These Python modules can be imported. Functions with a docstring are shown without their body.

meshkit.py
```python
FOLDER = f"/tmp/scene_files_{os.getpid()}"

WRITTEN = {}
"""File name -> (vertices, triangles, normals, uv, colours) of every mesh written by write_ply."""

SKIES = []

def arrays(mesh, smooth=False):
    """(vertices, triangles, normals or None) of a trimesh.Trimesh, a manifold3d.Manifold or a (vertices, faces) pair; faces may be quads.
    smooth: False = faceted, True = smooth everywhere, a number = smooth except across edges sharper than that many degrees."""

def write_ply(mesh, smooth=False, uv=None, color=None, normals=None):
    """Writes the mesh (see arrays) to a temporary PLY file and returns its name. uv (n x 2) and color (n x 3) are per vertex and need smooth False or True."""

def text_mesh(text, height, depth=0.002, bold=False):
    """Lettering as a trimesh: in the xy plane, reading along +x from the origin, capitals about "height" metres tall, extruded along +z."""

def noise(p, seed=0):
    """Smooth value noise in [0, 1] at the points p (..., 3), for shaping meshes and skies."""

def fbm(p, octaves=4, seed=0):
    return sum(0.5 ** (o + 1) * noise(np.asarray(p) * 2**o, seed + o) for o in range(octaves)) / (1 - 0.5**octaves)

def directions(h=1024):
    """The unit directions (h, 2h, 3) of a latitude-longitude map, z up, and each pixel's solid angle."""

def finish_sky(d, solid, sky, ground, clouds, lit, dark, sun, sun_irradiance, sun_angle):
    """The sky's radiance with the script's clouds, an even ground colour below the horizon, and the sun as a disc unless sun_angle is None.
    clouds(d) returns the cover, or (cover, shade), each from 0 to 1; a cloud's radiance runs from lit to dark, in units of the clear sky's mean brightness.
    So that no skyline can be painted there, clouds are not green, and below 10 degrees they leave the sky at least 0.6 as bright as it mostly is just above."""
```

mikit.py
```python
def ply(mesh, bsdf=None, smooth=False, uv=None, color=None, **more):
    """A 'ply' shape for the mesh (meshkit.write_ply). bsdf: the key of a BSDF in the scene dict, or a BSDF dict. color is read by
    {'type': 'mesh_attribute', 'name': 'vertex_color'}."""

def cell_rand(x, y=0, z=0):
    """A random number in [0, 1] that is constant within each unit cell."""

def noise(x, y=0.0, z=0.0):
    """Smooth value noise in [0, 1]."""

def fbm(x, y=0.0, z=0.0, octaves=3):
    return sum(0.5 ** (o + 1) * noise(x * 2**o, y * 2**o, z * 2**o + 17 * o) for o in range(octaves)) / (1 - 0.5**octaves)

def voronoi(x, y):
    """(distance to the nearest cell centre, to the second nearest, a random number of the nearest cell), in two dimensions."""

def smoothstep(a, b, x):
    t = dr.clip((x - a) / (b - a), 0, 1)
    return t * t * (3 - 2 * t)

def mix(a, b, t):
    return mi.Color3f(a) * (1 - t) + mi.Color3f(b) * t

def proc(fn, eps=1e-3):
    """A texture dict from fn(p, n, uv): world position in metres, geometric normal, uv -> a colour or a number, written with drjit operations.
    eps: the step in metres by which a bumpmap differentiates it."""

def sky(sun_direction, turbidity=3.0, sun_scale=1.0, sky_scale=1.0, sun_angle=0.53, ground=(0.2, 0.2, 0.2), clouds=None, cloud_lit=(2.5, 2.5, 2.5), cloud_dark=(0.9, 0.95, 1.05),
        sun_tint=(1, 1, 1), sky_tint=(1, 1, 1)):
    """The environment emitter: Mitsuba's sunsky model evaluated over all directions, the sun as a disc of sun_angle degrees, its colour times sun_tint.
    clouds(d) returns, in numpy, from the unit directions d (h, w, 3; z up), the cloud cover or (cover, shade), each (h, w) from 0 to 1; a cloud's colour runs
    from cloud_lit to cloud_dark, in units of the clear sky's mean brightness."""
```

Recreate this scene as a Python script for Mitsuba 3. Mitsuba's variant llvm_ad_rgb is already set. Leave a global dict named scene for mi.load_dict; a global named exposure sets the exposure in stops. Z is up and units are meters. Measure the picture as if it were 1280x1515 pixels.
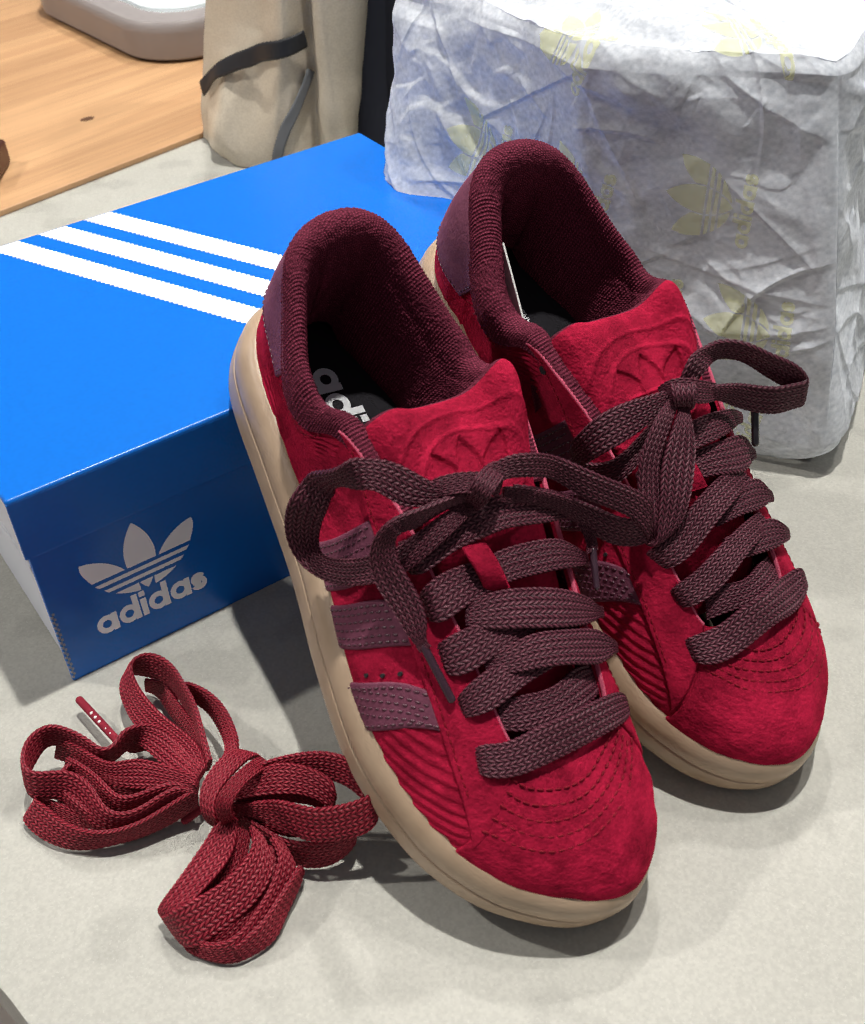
import math
import numpy as np
import trimesh
import mitsuba as mi
import drjit as dr
import mikit
import meshkit
from mikit import proc, noise, fbm, smoothstep, mix, voronoi
from scipy.interpolate import CubicSpline, PchipInterpolator, splprep, splev
from shapely.geometry import Polygon, Point, box as sbox
from shapely import affinity
from shapely.ops import unary_union

T = mi.ScalarTransform4f
scene, labels = {}, {}
rng = np.random.default_rng(7)

# ------------------------------------------------------------------ camera, light, exposure
CAM_O = np.array([0.0, 0.0, 0.40115])
CAM_F = np.array([0.0, 0.76003, -0.64989])
CAM_U = np.array([0.05867, 0.64877, 0.75872])
scene['camera'] = {
    'type': 'thinlens', 'fov': 40.705, 'fov_axis': 'x', 'near_clip': 0.01, 'far_clip': 20.0,
    'aperture_radius': 0.0011, 'focus_distance': 0.56,
    'to_world': T().look_at(origin=CAM_O.tolist(), target=(CAM_O + CAM_F).tolist(), up=CAM_U.tolist())}
exposure = -0.10


def lamp(name, at, target, radius, power, color, label):
    at, target = np.array(at, float), np.array(target, float)
    scene[name] = {'type': 'disk', 'to_world': T().look_at(origin=at.tolist(), target=target.tolist(), up=[0, 1, 0.01]) @ T().scale([radius, radius, 1]),
                   'emitter': {'type': 'area', 'radiance': {'type': 'rgb', 'value': [power * c for c in color]}},
                   'bsdf': {'type': 'diffuse', 'reflectance': {'type': 'rgb', 'value': [.5, .5, .5]}}}
    labels[name] = {'label': label, 'category': 'lamp'}


AIM = [0.0, 0.42, 0.0]
lamp('ceiling_spotlight', [0.22, 0.60, 2.2], AIM, 0.032, 4900, (1.0, 0.975, 0.92), 'round shop ceiling spotlight straight above the shoe box')
lamp('ceiling_spotlight_001', [0.11, 1.74, 2.2], AIM, 0.032, 2300, (1.0, 0.97, 0.92), 'round shop ceiling spotlight above the fabric bag at the back')
lamp('ceiling_spotlight_002', [0.85, 0.95, 2.2], AIM, 0.04, 900, (1.0, 0.96, 0.90), 'round shop ceiling spotlight to the right of the tissue parcel')
lamp('ceiling_spotlight_003', [-1.7, 0.75, 1.9], AIM, 0.04, 1700, (1.0, 0.96, 0.90), 'round shop ceiling spotlight far to the left of the counter')
scene['shop_light'] = {'type': 'constant', 'radiance': {'type': 'rgb', 'value': [0.165, 0.17, 0.185]}}

# ------------------------------------------------------------------ helpers


def grid_faces(n, m, wrap_n=False):
    """quads -> triangles of an n x m vertex grid (index i*m+j)."""
    i, j = np.meshgrid(np.arange(n if wrap_n else n - 1), np.arange(m - 1), indexing='ij')
    a = (i * m + j).ravel(); b = (((i + 1) % n) * m + j).ravel(); c = (((i + 1) % n) * m + j + 1).ravel(); d = (i * m + j + 1).ravel()
    return np.vstack([np.stack([a, b, c], 1), np.stack([a, c, d], 1)])


def catmull(P, n=None, step=None, closed=False):
    """Smooth curve through the points P (k, d), resampled evenly by arc length."""
    P = np.asarray(P, float)
    if closed:
        P = np.vstack([P, P[:1]])
    d = np.r_[0, np.cumsum(np.maximum(np.linalg.norm(np.diff(P[:, :3], axis=0), axis=1), 1e-6) ** 0.5)]
    cs = CubicSpline(d, P, bc_type='periodic' if closed else 'natural')
    q = cs(np.linspace(0, d[-1], 60 * len(P)))
    L = np.r_[0, np.cumsum(np.linalg.norm(np.diff(q[:, :3], axis=0), axis=1))]
    n = n or max(4, int(L[-1] / step) + 1)
    t = np.linspace(0, L[-1], n)
    return np.stack([np.interp(t, L, q[:, k]) for k in range(q.shape[1])], 1)


def add(key, mesh, bsdf, smooth=True, uv=None, label=None, kind=None):
    scene[key] = mikit.ply(mesh, bsdf, smooth=smooth, uv=uv)
    if label or kind:
        labels[key] = {k: v for k, v in (('label', label), ('kind', kind)) if v}


def tag(key, label, category, group=None, kind=None):
    labels[key] = {'label': label, 'category': category}
    if group:
        labels[key]['group'] = group


def normals(v, f):
    n = np.zeros_like(v)
    c = np.cross(v[f[:, 1]] - v[f[:, 0]], v[f[:, 2]] - v[f[:, 0]])
    for k in range(3):
        np.add.at(n, f[:, k], c)
    return n / np.maximum(np.linalg.norm(n, axis=1, keepdims=True), 1e-12)


def rbox(lo, hi, r=0.001, seg=3):
    """A box with rounded edges."""
    import manifold3d as m3
    lo, hi = np.array(lo, float), np.array(hi, float)
    s = m3.Manifold.sphere(r, 4 * seg)
    pts = [s.translate([x, y, z]) for x in (lo[0] + r, hi[0] - r) for y in (lo[1] + r, hi[1] - r) for z in (lo[2] + r, hi[2] - r)]
    m = m3.Manifold.batch_hull(pts).to_mesh()
    return trimesh.Trimesh(m.vert_properties[:, :3], m.tri_verts)


# ------------------------------------------------------------------ materials
def rgb(*c):
    return {'type': 'rgb', 'value': list(c)}


def principled(key, color, rough=0.6, bump=None, scale=1.0, **kw):
    d = {'type': 'principled', 'base_color': color if isinstance(color, dict) else rgb(*color), 'roughness': rough, **kw}
    if bump is not None:
        d = {'type': 'bumpmap', 'arbitrary': bump, 'scale': scale, 'bsdf': d}
    scene[key] = {'type': 'twosided', 'bsdf': d}


def suede_fn(a, b):
    def fn(p, n, uv):
        nap = fbm(p.x * 55 + 3, p.y * 55, p.z * 55, 3)
        fine = noise(p.x * 1500, p.y * 1500, p.z * 1500)
        al, ac = p.x * 0.48 - p.y * 0.76 - p.z * 0.45, p.x * 0.87 + p.y * 0.48
        big = fbm(al * 70, ac * 210 + 9, p.z * 120, 3)
        t = smoothstep(0.30, 0.70, nap * 0.55 + big * 0.45) * 0.44 + 0.13 + fine * 0.38
        return mix(a, b, t)
    return fn


def suede_bump(p, n, uv):
    return noise(p.x * 1300, p.y * 1300, p.z * 1300) * 0.00030 + noise(p.x * 600, p.y * 600, p.z * 600) * 0.00028


RED_A, RED_B = (0.085, 0.0006, 0.0075), (0.43, 0.0110, 0.046)
principled('mat_suede', proc(suede_fn(RED_A, RED_B)), 0.92, proc(suede_bump, 2e-4), 1.0, specular=0.10, sheen=0.35, sheen_tint=1.0)
principled('mat_suede_edge', (0.50, 0.09, 0.15), 0.95, specular=0.1, sheen=0.4)
principled('mat_thread_red', (0.17, 0.004, 0.014), 0.6, specular=0.12)
principled('mat_nubuck', proc(suede_fn((0.085, 0.020, 0.040), (0.185, 0.055, 0.092))), 0.75, proc(suede_bump, 2e-4), 0.6, specular=0.2, sheen=0.2, sheen_tint=1.0)
principled('mat_thread_purple', (0.075, 0.020, 0.036), 0.35, specular=0.7)


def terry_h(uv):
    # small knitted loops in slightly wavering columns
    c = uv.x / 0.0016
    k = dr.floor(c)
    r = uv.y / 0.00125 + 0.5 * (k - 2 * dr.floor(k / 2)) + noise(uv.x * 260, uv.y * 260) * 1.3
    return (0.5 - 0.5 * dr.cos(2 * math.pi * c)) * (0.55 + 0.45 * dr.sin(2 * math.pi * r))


def terry_bump(p, n, uv):
    return terry_h(uv) * 0.00095 + noise(p.x * 900, p.y * 900, p.z * 900) * 0.0007


def terry_color(p, n, uv):  # gaps darker, loop tops lighter: shade and highlights put into the colour
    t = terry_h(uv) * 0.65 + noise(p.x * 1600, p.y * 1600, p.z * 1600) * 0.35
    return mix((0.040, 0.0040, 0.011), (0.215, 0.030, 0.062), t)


principled('mat_terry', proc(terry_color), 0.95, proc(terry_bump, 2e-4), 0.5, specular=0.2, sheen=0.5, sheen_tint=0.8)
principled('mat_insole', (0.012, 0.011, 0.014), 0.9, specular=0.2)
principled('mat_lining', (0.035, 0.007, 0.015), 0.95, specular=0.1)


def gum_fn(p, n, uv):
    return mix((0.32, 0.222, 0.145), (0.43, 0.315, 0.218), fbm(p.x * 90, p.y * 90, p.z * 90, 3))


def gum_bump(p, n, uv):
    stipple = smoothstep(0.66, 0.9, uv.y)
    return noise(p.x * 1900, p.y * 1900, p.z * 1900) * 0.00012 * stipple + noise(p.x * 1500, p.y * 1500, p.z * 1500) * 0.00002


principled('mat_gum', proc(gum_fn), 0.40, proc(gum_bump, 2e-4), 1.0, specular=0.5)


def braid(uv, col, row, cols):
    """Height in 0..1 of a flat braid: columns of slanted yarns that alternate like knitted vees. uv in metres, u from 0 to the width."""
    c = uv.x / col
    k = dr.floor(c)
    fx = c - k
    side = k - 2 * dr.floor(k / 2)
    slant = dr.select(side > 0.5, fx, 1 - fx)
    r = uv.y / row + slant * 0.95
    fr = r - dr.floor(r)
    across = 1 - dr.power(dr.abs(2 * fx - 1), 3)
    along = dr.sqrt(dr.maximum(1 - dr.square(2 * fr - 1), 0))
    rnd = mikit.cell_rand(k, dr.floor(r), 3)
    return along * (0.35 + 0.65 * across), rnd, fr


LC, LR = 0.00183, 0.0024


def lace_mat(key, dark, light, hi):  # dark thread gaps, plus crevice shade and highlights painted into the yarn colour
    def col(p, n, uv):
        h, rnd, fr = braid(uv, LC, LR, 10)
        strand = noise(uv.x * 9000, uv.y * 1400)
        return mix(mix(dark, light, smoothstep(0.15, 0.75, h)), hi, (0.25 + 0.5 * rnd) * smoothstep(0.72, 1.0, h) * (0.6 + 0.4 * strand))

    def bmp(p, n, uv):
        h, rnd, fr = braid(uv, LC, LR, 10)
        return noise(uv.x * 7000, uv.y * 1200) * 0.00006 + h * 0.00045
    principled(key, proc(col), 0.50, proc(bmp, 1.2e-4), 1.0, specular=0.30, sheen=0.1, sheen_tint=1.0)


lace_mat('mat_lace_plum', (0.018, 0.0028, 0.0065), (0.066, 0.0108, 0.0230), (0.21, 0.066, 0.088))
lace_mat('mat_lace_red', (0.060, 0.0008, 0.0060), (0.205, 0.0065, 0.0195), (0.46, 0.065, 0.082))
principled('mat_aglet_plum', (0.035, 0.014, 0.024), 0.25, specular=0.6)
principled('mat_aglet_red', (0.22, 0.02, 0.035), 0.75, specular=0.1)
principled('mat_aglet_black', (0.012, 0.009, 0.012), 0.2, specular=0.6)
principled('mat_white_ink', (0.74, 0.75, 0.78), 0.5, specular=0.4)
principled('mat_grey_ink', (0.92, 0.92, 1.0), 0.45, specular=0.4)
principled('mat_paper', (0.72, 0.72, 0.70), 0.8)
principled('mat_print', (0.55, 0.56, 0.58), 0.6)
principled('mat_black', (0.008, 0.008, 0.010), 0.8)


def blue_fn(p, n, uv):
    s = noise(p.x * 700, p.y * 700, p.z * 700)
    return mix((0.0, 0.118, 0.51), (0.0, 0.126, 0.54), s)


def blue_bump(p, n, uv):
    return fbm(p.x * 28, p.y * 28, p.z * 28, 2) * 0.0012 + noise(p.x * 900, p.y * 900, p.z * 900) * 0.00001


principled('mat_blue_card', proc(blue_fn), 0.28, proc(blue_bump, 1e-3), 0.35, specular=0.35, clearcoat=0.35, clearcoat_gloss=0.95)
principled('mat_grey_card', (0.55, 0.56, 0.60), 0.7)
principled('mat_card_edge', (0.30, 0.32, 0.36), 0.9)


def stone_fn(p, n, uv):
    g = fbm(p.x * 900, p.y * 900, 2.0, 2)
    m = fbm(p.x * 14, p.y * 14, 5.0, 4)
    sp = noise(p.x * 1400, p.y * 1400)
    c = mix((0.27, 0.267, 0.238), (0.49, 0.482, 0.435), 0.23 + 0.34 * g + 0.35 * m)
    st = fbm(p.x * 30 + 4, p.y * 30, 9.0, 3)
    c = c * (1 - 0.10 * smoothstep(0.62, 0.72, st))
    return mix(c, (0.56, 0.55, 0.51), smoothstep(0.83, 0.95, sp) * 0.25)


def stone_bump(p, n, uv):
    return noise(p.x * 900, p.y * 900) * 0.00005


principled('mat_stone', proc(stone_fn), 0.6, proc(stone_bump, 2e-4), 1.0, specular=0.25)


def wood_fn(p, n, uv):
    a = 0.74
    x = p.x * math.cos(a) + p.y * math.sin(a)
    y = -p.x * math.sin(a) + p.y * math.cos(a)
    warp = fbm(x * 1.6, y * 5, 0.0, 3)
    ring = fbm(x * 1.4 + 5, y * 40 + warp * 2.2, 0.0, 4)
    fine = noise(x * 24, y * 700)
    c = mix((0.41, 0.232, 0.118), (0.54, 0.325, 0.170), smoothstep(0.30, 0.70, ring))
    c = mix(c, (0.34, 0.165, 0.075), smoothstep(0.60, 0.78, ring) * 0.35)
    return c * (0.90 + 0.15 * fine)


principled('mat_wood', proc(wood_fn), 0.45, specular=0.4)
principled('mat_wood_edge', (0.10, 0.055, 0.022), 0.8)

# ------------------------------------------------------------------ the setting: counter, board
# counter with a rounded near-left corner, a lower floor outside it
def counter():
    # outline: straight left edge, rounded corner, then far out to the right and back
    pts = [(-1.2, 2.6), (-1.2, 0.60), (-0.42, 0.52)]
    pts = [(-0.60, 2.6), (-0.60, 0.75)]
    arc = catmull(np.array([[-0.60, 0.75, 0], [-0.52, 0.62, 0], [-0.30, 0.356, 0], [-0.168, 0.217, 0], [-0.148, 0.196, 0], [-0.06, 0.085, 0], [0.02, 0.02, 0], [0.14, -0.04, 0], [0.4, -0.12, 0]]), n=60)
    pts += [tuple(p[:2]) for p in arc] + [(1.6, -0.2), (1.6, 2.6)]
    poly = Polygon(pts)
    m = trimesh.creation.extrude_polygon(poly, 0.04, engine='earcut')
    m.apply_translation([0, 0, -0.04])
    return m


add('counter', counter(), 'mat_stone', smooth=False, kind='structure')
principled('mat_floor', (0.42, 0.37, 0.33), 0.7)
fl = trimesh.creation.box((8, 8, 0.02)); fl.apply_translation([0, 1, -0.40])
add('floor', fl, 'mat_floor', smooth=False, kind='structure')
#BACKGROUND

# ------------------------------------------------------------------ shoe box
BA = np.array([-0.17014, 0.36193, 0.0]); E1 = np.array([0.83999, 0.54260, 0.0]); E2 = np.array([-0.54260, 0.83999, 0.0]); EZ = np.array([0, 0, 1.0])
BL, BW, BH = 0.3055, 0.2177, 0.10965
MB = np.eye(4); MB[:3, 0], MB[:3, 1], MB[:3, 2], MB[:3, 3] = E1, E2, EZ, BA


def in_box(m):
    m = m.copy(); m.apply_transform(MB); return m


def shape_mesh(poly, depth):
    gs = [g for g in getattr(poly, 'geoms', [poly]) if g.geom_type == 'Polygon' and g.area > 1e-12]
    return trimesh.util.concatenate([trimesh.creation.extrude_polygon(g, depth, engine='earcut') for g in gs])


def lens(w, y0, y1, n=40):
    """Leaf between the tips (0, y0) and (0, y1), w wide."""
    h = (y1 - y0) / 2; c = (y0 + y1) / 2
    r = (h * h + (w / 2) ** 2) / w
    a = math.asin(min(1, h / r))
    t = np.linspace(-a, a, n)
    right = np.stack([w / 2 - r + r * np.cos(t), c + r * np.sin(t)], 1)
    left = right[::-1] * [-1, 1]
    return Polygon(np.vstack([right, left[1:-1]]))


def trefoil():
    """Three leaves with three bars cut out, about 1 wide, centred."""
    mid = lens(0.37, -0.40, 0.50)
    parts = [mid]
    side = Polygon([(0.055, -0.36), (0.20, -0.315), (0.36, -0.20), (0.47, -0.02), (0.515, 0.17), (0.51, 0.335), (0.40, 0.30), (0.285, 0.215), (0.20, 0.10)])
    side = side.buffer(-0.03).buffer(0.03)
    sp = np.array([(0.02, -0.375), (0.20, -0.33), (0.37, -0.20), (0.475, -0.02), (0.52, 0.17), (0.515, 0.36), (0.40, 0.315), (0.28, 0.225), (0.19, 0.105), (0.13, -0.03), (0.07, -0.25)])
    d = np.r_[0, np.cumsum(np.linalg.norm(np.diff(sp[:6], axis=0), axis=1))]
    d2 = np.r_[0, np.cumsum(np.linalg.norm(np.diff(sp[5:], axis=0), axis=1))]
    lo = CubicSpline(d, sp[:6])(np.linspace(0, d[-1], 24)); up = CubicSpline(d2, sp[5:])(np.linspace(0, d2[-1], 24))
    side = Polygon(np.vstack([lo, up[1:-1]])).buffer(0)
    for s in (1, -1):
        q = affinity.scale(side, s, 1, origin=(0, 0))
        parts.append(q.difference(mid.buffer(0.022)))
    shape = unary_union(parts)
    for y in (-0.04, -0.125, -0.21):
        shape = shape.difference(sbox(-1, y - 0.0185, 1, y + 0.0185))
    return shape


def word_adidas(xh=1.0, tight=0.10):
    """Lower-case geometric lettering, x-height 1."""
    st = 0.30
    out = Point(.5, .5).buffer(.5, 32).difference(Point(.5, .5).buffer(.5 - st * .92, 32))
    stem = sbox(1.0 - st * .8, 0, 1.0 + st * .2, 1.0)
    a = unary_union([out, stem])
    d = unary_union([out, sbox(1.0 - st * .8, 0, 1.0 + st * .2, 1.42)])
    i = unary_union([sbox(0, 0, st, 1.0), sbox(0, 1.13, st, 1.42)])
    # s: a stroked double curve
    from shapely.geometry import LineString
    t1 = np.radians(np.linspace(20, 270, 26)); t2 = np.radians(np.linspace(90, -160, 26))
    ru, rl = 0.235, 0.25
    top = np.stack([.36 + 1.12 * ru * np.cos(t1), 1 - st * .45 - ru * 1.0 + ru * np.sin(t1)], 1)
    bot = np.stack([.36 + 1.2 * rl * np.cos(t2), st * .45 + rl + rl * np.sin(t2)], 1)
    s = LineString(np.vstack([top, bot])).buffer(st * .43, cap_style=2)
    x, shapes = 0, []
    for g, w in ((a, 1.06), (d, 1.06), (i, st), (d, 1.06), (a, 1.06), (s, .80)):
        shapes.append(affinity.translate(g, x, 0)); x += w + tight
    u = unary_union(shapes)
    return affinity.scale(affinity.translate(u, -(x - tight) / 2, 0), xh, xh, origin=(0, 0))


def build_box():
    k = 'shoe_box'
    tag(k, 'glossy blue cardboard shoe box with three white stripes across its lid, under the sneaker heels', 'shoe box')
    lidh, t = 0.0319, 0.0016
    # body: four walls and bottom, slightly inside the lid; left end is pale uncoated card with folded layers
    body = [rbox((t, t, 0), (BL - t, 0.0045, BH - .004), .0006), rbox((t, BW - .0045, 0), (BL - t, BW - t, BH - .004), .0006),
            rbox((BL - .0045, .0046, 0), (BL - t, BW - .0046, BH - .004), .0006), rbox((.0050, .0046, 0), (BL - .0046, BW - .0046, .003), .0006)]
    add(k + '__body', in_box(trimesh.util.concatenate(body)), 'mat_blue_card', smooth=30)
    end = [rbox((.0040, .0047, 0.0005), (.0060, BW - .0047, BH - .005), .0005)]
    add(k + '__end_panel', in_box(trimesh.util.concatenate(end)), 'mat_grey_card', smooth=30, label='pale grey end panel of folded card')
    # a folded flap that hangs a little open on the end panel
    fl = rbox((0, 0, 0), (.0012, BW - .03, .060), .0005)
    fl.apply_transform(trimesh.transformations.rotation_matrix(-0.10, [0, 1, 0], [0, 0, .06])); fl.apply_translation([.0020, .012, .004])
    add(k + '__flap', in_box(fl), 'mat_grey_card', smooth=30)
    ws = []
    for q in range(26):  # corrugated core showing at the torn corner
        z = .003 + q * .0016
        w = trimesh.creation.cylinder(.0007, .0012, sections=8); w.apply_transform(trimesh.transformations.rotation_matrix(math.pi / 2, [1, 0, 0])); w.apply_translation([.0022 + .0009 * (q % 2), .0018, z]); ws.append(w)
    add(k + '__corrugation', in_box(trimesh.util.concatenate(ws)), 'mat_card_edge', smooth=30, kind='stuff')
    lid = [rbox((0, 0, BH - .0034), (BL, BW, BH), .0016),
           rbox((0, 0, BH - lidh), (BL, t * .92, BH - .0018), .0006), rbox((0, BW - t * .92, BH - lidh), (BL, BW, BH - .0018), .0006),
           rbox((BL - t * .92, t, BH - lidh), (BL, BW - t, BH - .0018), .0006)]
    add(k + '__lid', in_box(trimesh.util.concatenate(lid)), 'mat_blue_card', smooth=30)
    add(k + '__lid_end', in_box(rbox((0.0004, t, BH - lidh), (t, BW - t, BH - .0018), .0006)), 'mat_grey_card', smooth=30, label='pale grey end flange of the lid')
    return k, lidh


SB, LIDH = build_box()


def on_lid(poly, depth=.00012):
    m = shape_mesh(poly, depth); m.apply_translation([0, 0, BH + .00006]); return in_box(m)


def on_front(poly, depth=.00012):
    """poly in box x / z on the body's front face."""
    m = shape_mesh(poly, depth)
    R = np.eye(4); R[:3, 0], R[:3, 1], R[:3, 2], R[:3, 3] = [1, 0, 0], [0, 0, 1], [0, -1, 0], [0, .0016 - .00006, 0]
    m.apply_transform(R); return in_box(m)


#BOXPRINT
# ------------------------------------------------------------------ the sneaker, in its own frame (x heel to toe, y to the inner side, z up; a right foot)
LS = 0.2855
OT = np.array([0, .01, .03, .1, .25, .4, .55, .68, .8, .9, .96, .99, 1])
OLAT = PchipInterpolator(OT, np.array([0, .0105, .0188, .0305, .0362, .0415, .0500, .0545, .0505, .0385, .022, .008, -.006]))
OMED = PchipInterpolator(OT, np.array([0, .0125, .0225, .034, .035, .0355, .042, .0475, .047, .039, .0275, .015, .006]))


def spring(x):
    t = np.clip((np.asarray(x) / LS - .62) / .38, 0, 1)
    return .016 * t * t


def sole_top(x):
    return np.interp(np.asarray(x) / LS, [0, .15, .5, .8, 1], [.034, .033, .030, .027, .0265])


def sole_loop(n=360):
    t = .5 - .5 * np.cos(np.pi * np.linspace(0, 1, n))
    a = np.stack([t * LS, -OLAT(t)], 1)[:-1]; b = np.stack([t * LS, OMED(t)], 1)[::-1][:-1]
    p = np.vstack([a, b])
    q = Polygon(p).buffer(0)
    q = q.buffer(.010).buffer(-.020).buffer(.010)
    xy = np.array(q.exterior.coords)[:-1]
    # start at the heel, run along the outer (negative y) side
    i = np.argmin(xy[:, 0] + 10 * np.abs(xy[:, 1]) * (xy[:, 0] > .05) * 0)
    xy = np.roll(xy, -i, 0)
    if xy[5, 1] > xy[0, 1]:
        xy = np.roll(xy[::-1], 1, 0)
    L = np.r_[0, np.cumsum(np.linalg.norm(np.diff(np.vstack([xy, xy[:1]]), axis=0), axis=1))]
    c = np.vstack([xy, xy[:1]])
    u = np.linspace(0, L[-1], n, endpoint=False)
    return np.stack([np.interp(u, L, c[:, 0]), np.interp(u, L, c[:, 1])], 1), L[-1]


LOOP, LOOPLEN = sole_loop(480)
from scipy.ndimage import gaussian_filter1d
LOOP = gaussian_filter1d(LOOP, 3.0, axis=0, mode='wrap')


def loop_normals(p):
    d = np.roll(p, -1, 0) - np.roll(p, 1, 0)
    n = np.stack([d[:, 1], -d[:, 0]], 1)
    n /= np.linalg.norm(n, axis=1, keepdims=True)
    n = gaussian_filter1d(n, 2.0, axis=0, mode='wrap')
    n /= np.linalg.norm(n, axis=1, keepdims=True)
    return n if ((n * (p - p.mean(0))).sum(1) > 0).mean() > .5 else -n


def sole_mesh():
    """Cup sole: bottom, rounded rim, lower band, groove, upper band with a rounded lip."""
    # profile: (outward offset in metres, fraction of the wall height)
    prof = [(-.030, .0), (-.006, .0), (-.0025, .02), (-.0008, .07), (.0004, .15), (.0010, .28), (.0008, .42), (.0006, .53), (.0002, .548), (-.0012, .556), (-.0017, .565),
            (-.0012, .575), (-.0001, .582), (.0003, .60), (.0001, .70), (-.0006, .79), (-.0016, .87), (-.0031, .94), (-.0048, .985), (-.0062, 1.0), (-.0078, .99), (-.0090, .95), (-.0100, .80)]
    n = loop_normals(LOOP)
    V, UV = [], []
    L = np.linspace(0, LOOPLEN, len(LOOP), endpoint=False)
    for o, hf in prof:
        xy = LOOP + n * o
        x = xy[:, 0]
        z = spring(LOOP[:, 0]) + sole_top(LOOP[:, 0]) * hf
        V.append(np.column_stack([xy, z])); UV.append(np.column_stack([L, np.full(len(L), hf)]))
    V = np.stack(V, 1)  # loop x profile
    nl, m = V.shape[:2]
    f = grid_faces(nl, m, wrap_n=True)
    v = V.reshape(-1, 3); uv = np.stack(UV, 1).reshape(-1, 2)
    cap = trimesh.creation.triangulate_polygon(Polygon(V[:, 0, :2]), engine='earcut')
    cz = np.column_stack([cap[0], spring(cap[0][:, 0])])
    fc = np.asarray(cap[1])[:, ::-1] + len(v)
    return np.vstack([v, cz]), np.vstack([f, fc]), np.vstack([uv, np.zeros((len(cz), 2))])


# the upper: stations around the foot; (feather x, feather inset, edge point, k1, k2, k3, k4 in mm)
HALF = [
    (0.0065, (.0120, .0000, .0920), 3, 24, 6, -20),
    (0.0160, (.0185, .0190, .0885), 3, 22, 6, -18),
    (0.0340, (.0340, .0275, .0800), 3, 18, 5, -14),
    (0.0520, (.0510, .0335, .0705), 3, 15, 4, -12),
    (0.0720, (.0680, .0378, .0650), 3, 13, 4, -11),
    (0.0880, (.0810, .0375, .0675), 3, 14, 4, -12),
    (0.0990, (.0895, .0372, .0770), 4, 18, 5, -14),
    (0.1180, (.1050, .0350, .0800), 4, 19, 7, -13),
    (0.1420, (.1260, .0310, .0780), 4, 19, 8, -12),
    (0.1800, (.1600, .0270, .0710), 4, 17, 10, -10),
    (0.2120, (.1900, .0240, .0640), 4, 15, 11, -8),
    (0.2390, (.2105, .0225, .0590), 4, 14, 13, -6),
    (0.2580, (.2195, .0195, .0565), 4, 14, 18, -5),
    (0.2715, (.2222, .0110, .0560), 4, 15, 24, -4),
    (0.2795, (.2228, .0000, .0560), 4, 15.5, 27, -4),
]


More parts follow.
